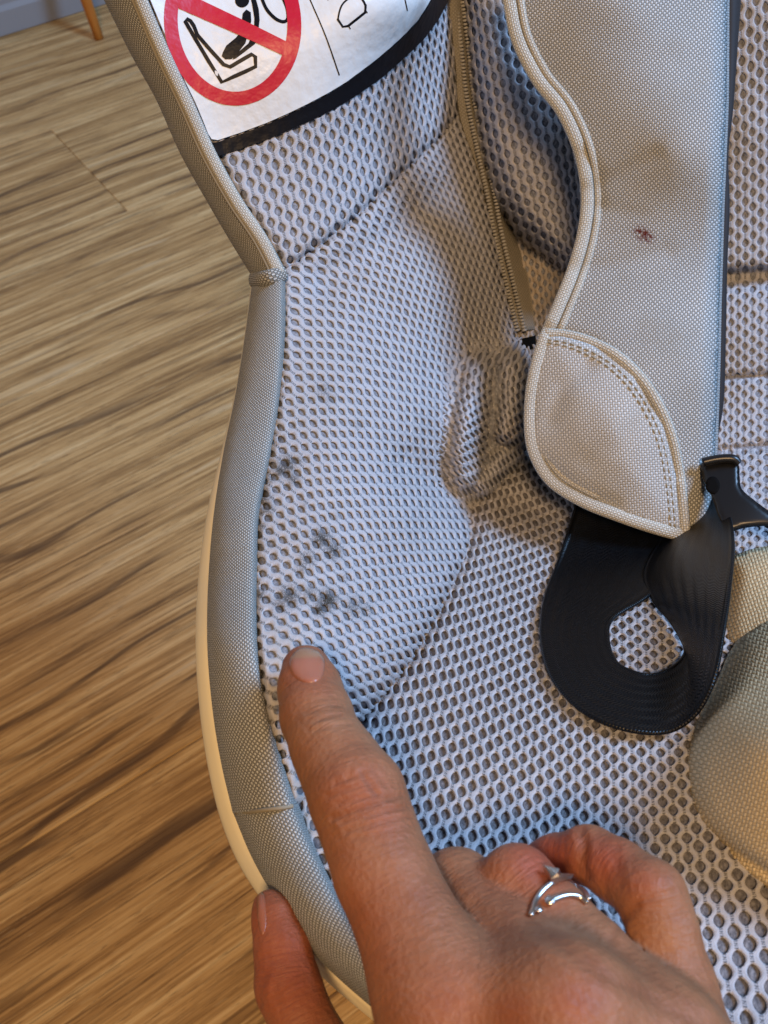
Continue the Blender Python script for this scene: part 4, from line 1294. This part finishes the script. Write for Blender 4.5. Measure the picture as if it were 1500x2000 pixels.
# ------------------------------------------------------------------ crotch pad
cp = thing('crotch_pad', 'puffy tan woven crotch pad at the edge of the seat cushion', 'harness pad', tuple(W(1480, 1500, .235)))
up_poly = catmull([(1424, 1095), (1450, 1078), (1500, 1066), (1580, 1058), (1640, 1060), (1640, 1290), (1560, 1290), (1480, 1285), (1430, 1270), (1410, 1245), (1412, 1190), (1420, 1140)], 90, True)
up_surf = Surf([(1430, 1090, .296), (1560, 1070, .288), (1420, 1250, .272), (1560, 1250, .254), (1640, 1150, .272)], up_poly, w=40, A=.006)
sheet('upper_flap', up_poly, up_surf, 9, M['crotch'], cp, thick=.006, uvf=uv_rot(6.6, -18))
lo_poly = catmull([(1428, 1268), (1470, 1225), (1530, 1195), (1600, 1190), (1700, 1230), (1700, 1800), (1580, 1790), (1505, 1748), (1430, 1690), (1370, 1632), (1338, 1580), (1328, 1520), (1335, 1455), (1362, 1398), (1398, 1335)], 120, True)
def lo_mod(x, y):
    cr = line_dist([(1345, 1600), (1375, 1628), (1440, 1668), (1510, 1712), (1600, 1760)], x, y)
    f2 = line_dist([(1425, 1262), (1450, 1235), (1500, 1212)], x, y)
    return .004 * np.exp(-(cr / 9) ** 2) + .003 * np.exp(-(f2 / 16) ** 2)
lo_surf = Surf([(1340, 1510, .222), (1440, 1300, .245), (1450, 1450, .203), (1560, 1400, .196), (1400, 1620, .207), (1500, 1680, .196), (1650, 1500, .188), (1560, 1780, .197), (1560, 1220, .246)], lo_poly, w=60, A=.009, mod=lo_mod)
sheet('lower_puff', lo_poly, lo_surf, 9, M['crotch'], cp, thick=.006, uvf=uv_rot(7.2, 14))

# ------------------------------------------------------------------ the hand
def smin(a, b, k):
    h = np.clip(0.5 + 0.5 * (b - a) / k, 0, 1)
    return b * (1 - h) + a * h - k * h * (1 - h)

def surface_nets(Fv, org, h):
    s = Fv < 0
    nx, ny, nz = Fv.shape
    c = np.zeros((nx - 1, ny - 1, nz - 1), np.int8)
    for i in (0, 1):
        for j in (0, 1):
            for k in (0, 1):
                c += s[i:nx - 1 + i, j:ny - 1 + j, k:nz - 1 + k]
    act = (c > 0) & (c < 8)
    I, J, K = np.nonzero(act)
    idx = -np.ones(act.shape, np.int64)
    idx[act] = np.arange(len(I))
    acc = np.zeros((len(I), 3)); cnt = np.zeros(len(I))
    cor = [(0, 0, 0), (1, 0, 0), (0, 1, 0), (1, 1, 0), (0, 0, 1), (1, 0, 1), (0, 1, 1), (1, 1, 1)]
    for a in range(8):
        for b in range(a + 1, 8):
            d = np.abs(np.subtract(cor[a], cor[b])).sum()
            if d != 1:
                continue
            va = Fv[I + cor[a][0], J + cor[a][1], K + cor[a][2]]
            vb = Fv[I + cor[b][0], J + cor[b][1], K + cor[b][2]]
            m = (va < 0) != (vb < 0)
            t = np.where(m, va / np.where(m, va - vb, 1), 0)
            p = np.array(cor[a])[None] + t[:, None] * (np.array(cor[b]) - np.array(cor[a]))[None]
            acc[m] += p[m]; cnt[m] += 1
    P = np.stack([I, J, K], -1) + acc / cnt[:, None]
    P = P * h + org
    faces = []
    for ax in range(3):
        A = [slice(None)] * 3; B = [slice(None)] * 3
        A[ax] = slice(0, -1); B[ax] = slice(1, None)
        sa, sb = s[tuple(A)], s[tuple(B)]
        e = np.argwhere(sa != sb)
        u, v = (ax + 1) % 3, (ax + 2) % 3
        ok = (e[:, u] > 0) & (e[:, v] > 0) & (e[:, u] < Fv.shape[u] - 1) & (e[:, v] < Fv.shape[v] - 1)
        e = e[ok]
        flip = sa[e[:, 0], e[:, 1], e[:, 2]]
        q = []
        for du, dv in ((0, 0), (-1, 0), (-1, -1), (0, -1)):
            g = e.copy(); g[:, u] += du; g[:, v] += dv
            q.append(idx[g[:, 0], g[:, 1], g[:, 2]])
        q = np.stack(q, -1)
        q[~flip] = q[~flip][:, ::-1]
        faces.append(q)
    return P, np.concatenate(faces)

BONES = {   # (px, py, depth, radius in mm)
    'body': [[(880, 1985, .157, 10.5), (1130, 2330, .150, 12.5), (1290, 2740, .158, 15)],
             [(1105, 1985, .1485, 10.3), (1210, 2330, .145, 12.5), (1310, 2760, .155, 15)],
             [(1285, 2045, .1535, 9.6), (1300, 2380, .149, 12), (1340, 2760, .156, 14)],
             [(1340, 2095, .160, 8.6), (1365, 2400, .156, 11.5), (1380, 2760, .160, 14)],
             [(950, 2100, .168, 10.0), (1150, 2420, .165, 14), (1300, 2740, .165, 15)],
             [(1250, 2200, .165, 11.0), (1300, 2500, .165, 14), (1330, 2740, .165, 15)],
             [(1310, 2740, .159, 17), (1420, 3150, .160, 19), (1560, 3500, .162, 22)]],
    'index': [[(880, 1985, .157, 10.3), (835, 1888, .1620, 9.3), (748, 1700, .1720, 8.15), (722, 1625, .1765, 8.0), (697, 1553, .1805, 8.35), (664, 1495, .186, 7.35), (640, 1455, .1900, 6.75),
               (618, 1398, .1965, 6.75), (605, 1345, .2030, 6.1), (598, 1308, .2085, 5.2)]],
    'middle': [[(1105, 1985, .1490, 9.8), (1000, 1862, .1665, 7.9), (893, 1738, .1835, 7.0), (905, 1768, .193, 6.4), (930, 1800, .2015, 5.9), (965, 1830, .204, 5.4)]],
    'ring': [[(1285, 2045, .1535, 9.3), (1140, 1880, .165, 7.6), (1080, 1805, .1705, 6.7), (1010, 1727, .1775, 6.45), (1010, 1752, .190, 6.0), (1022, 1790, .2005, 5.6), (1050, 1820, .203, 5.0)]],
    'pinky': [[(1340, 2095, .160, 8.0), (1322, 1930, .1655, 6.2), (1295, 1815, .1690, 5.45), (1272, 1748, .1715, 5.6), (1205, 1700, .1790, 5.2), (1150, 1668, .1845, 4.85), (1085, 1682, .190, 4.6), (1020, 1706, .1945, 4.2)]],
    'thumb': [[(1050, 2560, .168, 14), (850, 2380, .184, 12.5), (690, 2210, .184, 8.0), (618, 2060, .191, 6.6), (562, 1925, .1975, 6.1), (551, 1850, .2010, 5.3), (535, 1792, .2045, 4.3), (525, 1768, .2065, 3.2)]],
}
def bone_pts(chain):
    c = np.array(chain, float)
    return cam_pt(c[:, 0], c[:, 1], c[:, 2]), c[:, 3] * 1e-3
allp = np.vstack([bone_pts(c)[0] for g in BONES.values() for c in g])
lo = allp.min(0) - .020; hi = allp.max(0) + .020
lo[1] = max(lo[1], -0.155)
HS = 0.00095
dims = np.ceil((hi - lo) / HS).astype(int) + 1
ax_ = [lo[k] + HS * np.arange(dims[k]) for k in range(3)]
Xg, Yg, Zg = np.meshgrid(*[a.astype(np.float32) for a in ax_], indexing='ij')
def chain_sdf(chain, k):
    P, R = bone_pts(chain)
    out_ = None
    for a, b, ra, rb in zip(P[:-1], P[1:], R[:-1], R[1:]):
        m0 = np.minimum(a, b) - max(ra, rb) - .016; m1 = np.maximum(a, b) + max(ra, rb) + .016
        i0 = np.clip(np.floor((m0 - lo) / HS).astype(int), 0, dims); i1 = np.clip(np.ceil((m1 - lo) / HS).astype(int), 0, dims)
        if (i1 <= i0).any():
            continue
        sl = tuple(slice(p_, q_) for p_, q_ in zip(i0, i1))
        ab = (b - a).astype(np.float32); L2_ = float((ab ** 2).sum())
        x, y, z = Xg[sl] - a[0], Yg[sl] - a[1], Zg[sl] - a[2]
        t = np.clip((x * ab[0] + y * ab[1] + z * ab[2]) / L2_, 0, 1)
        d = np.sqrt((x - t * ab[0]) ** 2 + (y - t * ab[1]) ** 2 + (z - t * ab[2]) ** 2) - (ra + t * (rb - ra))
        if out_ is None:
            out_ = np.full(Xg.shape, .02, np.float32)
        out_[sl] = smin(out_[sl], d.astype(np.float32), k)
    return out_
body = None
for c in BONES['body']:
    d = chain_sdf(c, .002)
    body = d if body is None else smin(body, d, .009)
full = None
for nm, kb in (('index', .005), ('middle', .004), ('ring', .004), ('pinky', .004), ('thumb', .010)):
    d = smin(body, chain_sdf(BONES[nm][0], .0022), kb)
    full = d if full is None else smin(full, d, .0009)
P, Fh = surface_nets(full, lo, HS)
Pw = to_world(P)
def vnormals(V, F):
    n = np.zeros_like(V)
    a, b, c, d = (V[F[:, k]] for k in range(4))
    fn = np.cross(c - a, d - b)
    for k in range(4):
        np.add.at(n, F[:, k], fn)
    return n / (np.linalg.norm(n, axis=1, keepdims=True) + 1e-12)
def subdivide(V, F):
    e = np.concatenate([F[:, [0, 1]], F[:, [1, 2]], F[:, [2, 3]], F[:, [3, 0]]])
    key = np.sort(e, 1)
    u, inv = np.unique(key, axis=0, return_inverse=True)
    inv = inv.ravel()
    n0 = len(V); m = len(F)
    ev = (V[u[:, 0]] + V[u[:, 1]]) / 2
    fc = V[F].mean(1)
    E = [n0 + inv[k * m:(k + 1) * m] for k in range(4)]
    C = n0 + len(u) + np.arange(m)
    F2 = np.concatenate([np.stack([F[:, k], E[k], C, E[k - 1]], -1) for k in range(4)])
    return np.vstack([V, ev, fc]), F2
def smooth_mesh(V, F, it, lam=.5):
    e = np.concatenate([F[:, [0, 1]], F[:, [1, 2]], F[:, [2, 3]], F[:, [3, 0]]])
    cnt = np.bincount(e[:, 0], minlength=len(V)) + np.bincount(e[:, 1], minlength=len(V))
    for _ in range(it):
        acc = np.zeros_like(V)
        np.add.at(acc, e[:, 0], V[e[:, 1]]); np.add.at(acc, e[:, 1], V[e[:, 0]])
        V = V + lam * (acc / np.maximum(cnt, 1)[:, None] - V)
    return V
Pw = smooth_mesh(Pw, Fh, 3)
nn = vnormals(Pw, Fh)
if ((nn * (Pw - Pw.mean(0))).sum(1) > 0).mean() < .5:
    Fh = Fh[:, ::-1]
Pw, Fh = subdivide(Pw, Fh)
Pw = smooth_mesh(Pw, Fh, 2)
nn = vnormals(Pw, Fh)
hx, hy, hd_ = to_px(Pw)
face = (nn * (np.array([0, 0, CAM_H]) - Pw)).sum(1) / np.linalg.norm(np.array([0, 0, CAM_H]) - Pw, axis=1)
CREASES = [  # line, depth mm, width px
    ([(604, 1408), (628, 1402), (662, 1396)], .35, 4.5), ([(600, 1392), (630, 1386), (668, 1378)], .22, 4), ([(615, 1426), (645, 1420), (680, 1414)], .25, 4), ([(590, 1412), (600, 1420), (605, 1432)], .15, 4),
    ([(708, 1508), (720, 1528), (733, 1548)], .60, 6), ([(655, 1533), (672, 1524), (692, 1518)], .4, 5), ([(640, 1556), (668, 1546), (700, 1536)], .25, 5), ([(735, 1550), (752, 1556), (770, 1556)], .4, 5),
    ([(650, 1598), (712, 1577), (784, 1553)], .55, 5), ([(668, 1606), (740, 1588), (796, 1576)], .45, 4.5), ([(676, 1622), (740, 1606), (800, 1594)], .35, 4.5), ([(690, 1640), (750, 1624), (806, 1612)], .2, 4.5),
    ([(690, 1485), (720, 1500), (752, 1530)], .22, 5), ([(660, 1570), (700, 1560), (740, 1560)], .3, 4.5),
    ([(1135, 1622), (1141, 1650), (1139, 1690), (1146, 1712)], .9, 8), ([(1192, 1836), (1215, 1800), (1245, 1768)], .5, 7), ([(1200, 1650), (1205, 1690), (1215, 1730)], .25, 8),
    ([(1205, 1846), (1250, 1890), (1330, 1950), (1400, 2010)], .4, 14), ([(1035, 1795), (1130, 1868), (1225, 1924), (1370, 2004)], .6, 14),
    ([(520, 1900), (510, 1930), (506, 1960)], .4, 7), ([(545, 1905), (540, 1935), (545, 1960)], .25, 6)]
cre = np.zeros(len(Pw))
disp = np.zeros(len(Pw))
vis = np.clip((face - .05) / .3, 0, 1)
for ln, dep, wd_ in CREASES:
    dep, wd_ = dep * .5, wd_ * 1.15
    dd = line_dist(catmull(ln, 24), hx, hy)
    g = np.exp(-(dd / wd_) ** 2)
    disp -= dep * 1e-3 * g * vis
    disp += dep * .35e-3 * np.exp(-((dd - 2 * wd_) / wd_) ** 2) * vis
    cre = np.maximum(cre, np.clip(dep / .5, 0, 1) * g * vis * .7)
blush = np.zeros(len(Pw))
for bx, by, br, bs in ((600, 1300, 60, .35), (700, 1550, 70, .35), (745, 1600, 50, .3), (1060, 1665, 90, .75), (1180, 1680, 60, .65), (1250, 1720, 50, .4), (560, 1850, 200, .55), (1120, 1960, 60, .35), (880, 1960, 100, .3), (1000, 1980, 60, .3), (990, 1680, 40, .3)):
    blush = np.maximum(blush, bs * np.exp(-(((hx - bx) ** 2 + (hy - by) ** 2) / br ** 2)))
Pw = Pw + nn * disp[:, None]
hand_base = to_world(bone_pts(BONES['index'][0])[0][-1])
person = thing('person', 'right hand pointing with extended index finger at the stained mesh', 'hand', tuple(hand_base))
axial = np.zeros(len(Pw)); best = np.full(len(Pw), 1e9); joint = np.zeros(len(Pw))
for nm_ in ('index', 'middle', 'ring', 'pinky', 'thumb'):
    Q, _r = bone_pts(BONES[nm_][0]); Q = to_world(Q)
    acc_ = 0.0
    for a_, b_ in zip(Q[:-1], Q[1:]):
        ab_ = b_ - a_; l_ = np.linalg.norm(ab_)
        t_ = np.clip(((Pw - a_) @ ab_) / l_ ** 2, 0, 1)
        d_ = np.linalg.norm(Pw - a_ - t_[:, None] * ab_, axis=1)
        m_ = d_ < best
        best[m_] = d_[m_]; axial[m_] = (acc_ + t_[m_] * l_) * 1000
        acc_ += l_
for jx, jy, jr in ((697, 1560, 62), (628, 1405, 34), (1272, 1745, 45), (1140, 1670, 35), (1005, 1720, 50), (562, 1930, 60), (890, 1735, 45)):
    joint = np.maximum(joint, np.exp(-(((hx - jx) ** 2 + (hy - jy) ** 2) / jr ** 2)))
hand = build('hand', Pw, [Fh], M['skin'], person, attrs={'blush': blush, 'crease': cre, 'axial': axial, 'joint': joint})

bvh = bvhtree.BVHTree.FromPolygons([Vector(p) for p in Pw], [tuple(int(i) for i in f) for f in Fh])
camv = Vector((0, 0, CAM_H))
def hit(x, y, lift=0.0):
    t = Vector(W(x, y, 1.0)) - camv
    t.normalize()
    loc, nor, i, dist = bvh.ray_cast(camv, t)
    if loc is None:
        return None
    if nor.dot(t) > 0:
        nor = -nor
    return np.array(loc + nor * lift), np.array(nor)

# fingernails
def nail(name, outline, free_f, bulge, step=4):
    xy, tri = tri_patch(outline, step)
    top, nv, keep = [], [], []
    for x, y in xy:
        h_ = hit(x, y)
        if h_ is None:
            h_ = (top[-1], nv[-1]) if top else (W(x, y, .21), np.array([0, 0, 1.0]))
        top.append(h_[0]); nv.append(h_[1])
    top, nv = np.array(top), np.array(nv)
    s = -signed_dist(np.asarray(outline), xy[:, 0], xy[:, 1])
    top = top + nv * (0.00010 + bulge * np.clip(s / 10, 0, 1) ** .6)[:, None]
    N = len(top)
    be = boundary_edges(tri)
    fr = np.clip(free_f(xy[:, 0], xy[:, 1]), 0, 1)
    return build(name, np.vstack([top, top - nv * .0006]), [tri, tri[:, ::-1] + N, np.stack([be[:, 1], be[:, 0], be[:, 0] + N, be[:, 1] + N], -1)], M['nail'], hand,
                 attrs={'free': np.r_[fr, fr]}, label=None)
nail_out = catmull([(566, 1292), (568, 1308), (576, 1322), (590, 1331), (606, 1333), (622, 1329), (631, 1318), (634, 1302), (632, 1288), (622, 1274), (604, 1266), (586, 1267), (573, 1277)], 60, True)
nail('fingernail', nail_out, lambda x, y: np.clip((1291 - y - .05 * (x - 600)) / 5, 0, 1), .0004)
tn_out = catmull([(503, 1748), (508, 1742), (516, 1748), (519, 1775), (520, 1805), (514, 1826), (508, 1818), (503, 1785)], 40, True)
nail('thumbnail', tn_out, lambda x, y: np.clip((1752 - y) / 6, 0, 1), .0003)

# ------------------------------------------------------------------ the ring
ring = thing('finger_ring', 'thin silver arrow ring wrapped round the ring finger', 'ring', tuple(hit(1090, 1740)[0]))
def ring_band(pts, r, name='band', lift=.0006, flat=.7):
    q = [hit(x, y, lift) for x, y in catmull(pts, 22)]
    q = np.array([a[0] for a in q if a is not None])
    q = smooth_line(q)
    V, F, uv = tube(q, r, 50, 10, flat=flat, px=False)
    return build(name, V, F, M['silver'], ring)
def smooth_line(q):
    for _ in range(4):
        q[1:-1] = .25 * q[:-2] + .5 * q[1:-1] + .25 * q[2:]
    return q
ring_band([(1036, 1794), (1044, 1768), (1062, 1742), (1086, 1725), (1108, 1720), (1126, 1730), (1140, 1748), (1146, 1762)], [.00040, .00045, .00045, .00040, .00045, .00045])
ring_band([(1075, 1765), (1092, 1757), (1112, 1753), (1130, 1757), (1144, 1769)], [.0006, .0005, .0004, .0004, .0004])
for (x, y, r) in ((1075, 1764, .0009), (1050, 1784, .0008)):
    c0, n0 = hit(x, y, .0007)
    V, F, uv = tube([c0 - n0 * .0004, c0, c0 + n0 * .0004], [r * .6, r, r * .5], 8, 12, px=False, toward=(1, 0, 0))
    build('bead', V, F, M['silver'], ring)
ah = [(1058, 1704), (1086, 1713), (1114, 1714), (1112, 1723), (1090, 1730), (1076, 1731), (1070, 1719)]
hpts = [hit(x, y, .0016) for x, y in ah]
tp_ = np.array([h_[0] for h_ in hpts]); nv = np.array([h_[1] for h_ in hpts])
k = len(ah)
V = np.vstack([tp_, tp_ - nv * .0009, tp_.mean(0) + nv.mean(0) * .0004])
F3 = np.array([[(i + 1) % k, i, 2 * k] for i in range(k)])
F4 = np.array([[i, (i + 1) % k, k + (i + 1) % k, k + i] for i in range(k)])
build('arrow_head', V, [F3, F4], M['silver'], ring, smooth=False)

# ------------------------------------------------------------------ crumbs
def crumb(x, y, d, r, label, i):
    rg = np.random.default_rng(i)
    c0 = W(x, y, d)
    th = np.linspace(0, np.pi, 6); ph = np.linspace(0, 2 * np.pi, 8, endpoint=False)
    V = []
    for t in th:
        for f_ in ph:
            q = np.array([math.sin(t) * math.cos(f_), math.sin(t) * math.sin(f_), .7 * math.cos(t)])
            V.append(c0 + q * r * (0.75 + .5 * rg.random()))
    o = build('crumb', V, [grid_faces(6, 8, wrap=True)], M['crumb'], None, base=tuple(c0))
    tag(o, label, 'crumb', 'crumbs caught in the mesh')
crumb(906, 733, .350, .0008, 'yellow crumb at the top of the folded mesh roll', 1)
crumb(893, 898, .345, .0005, 'tiny yellow crumb at the lower left of the folded mesh roll', 2)
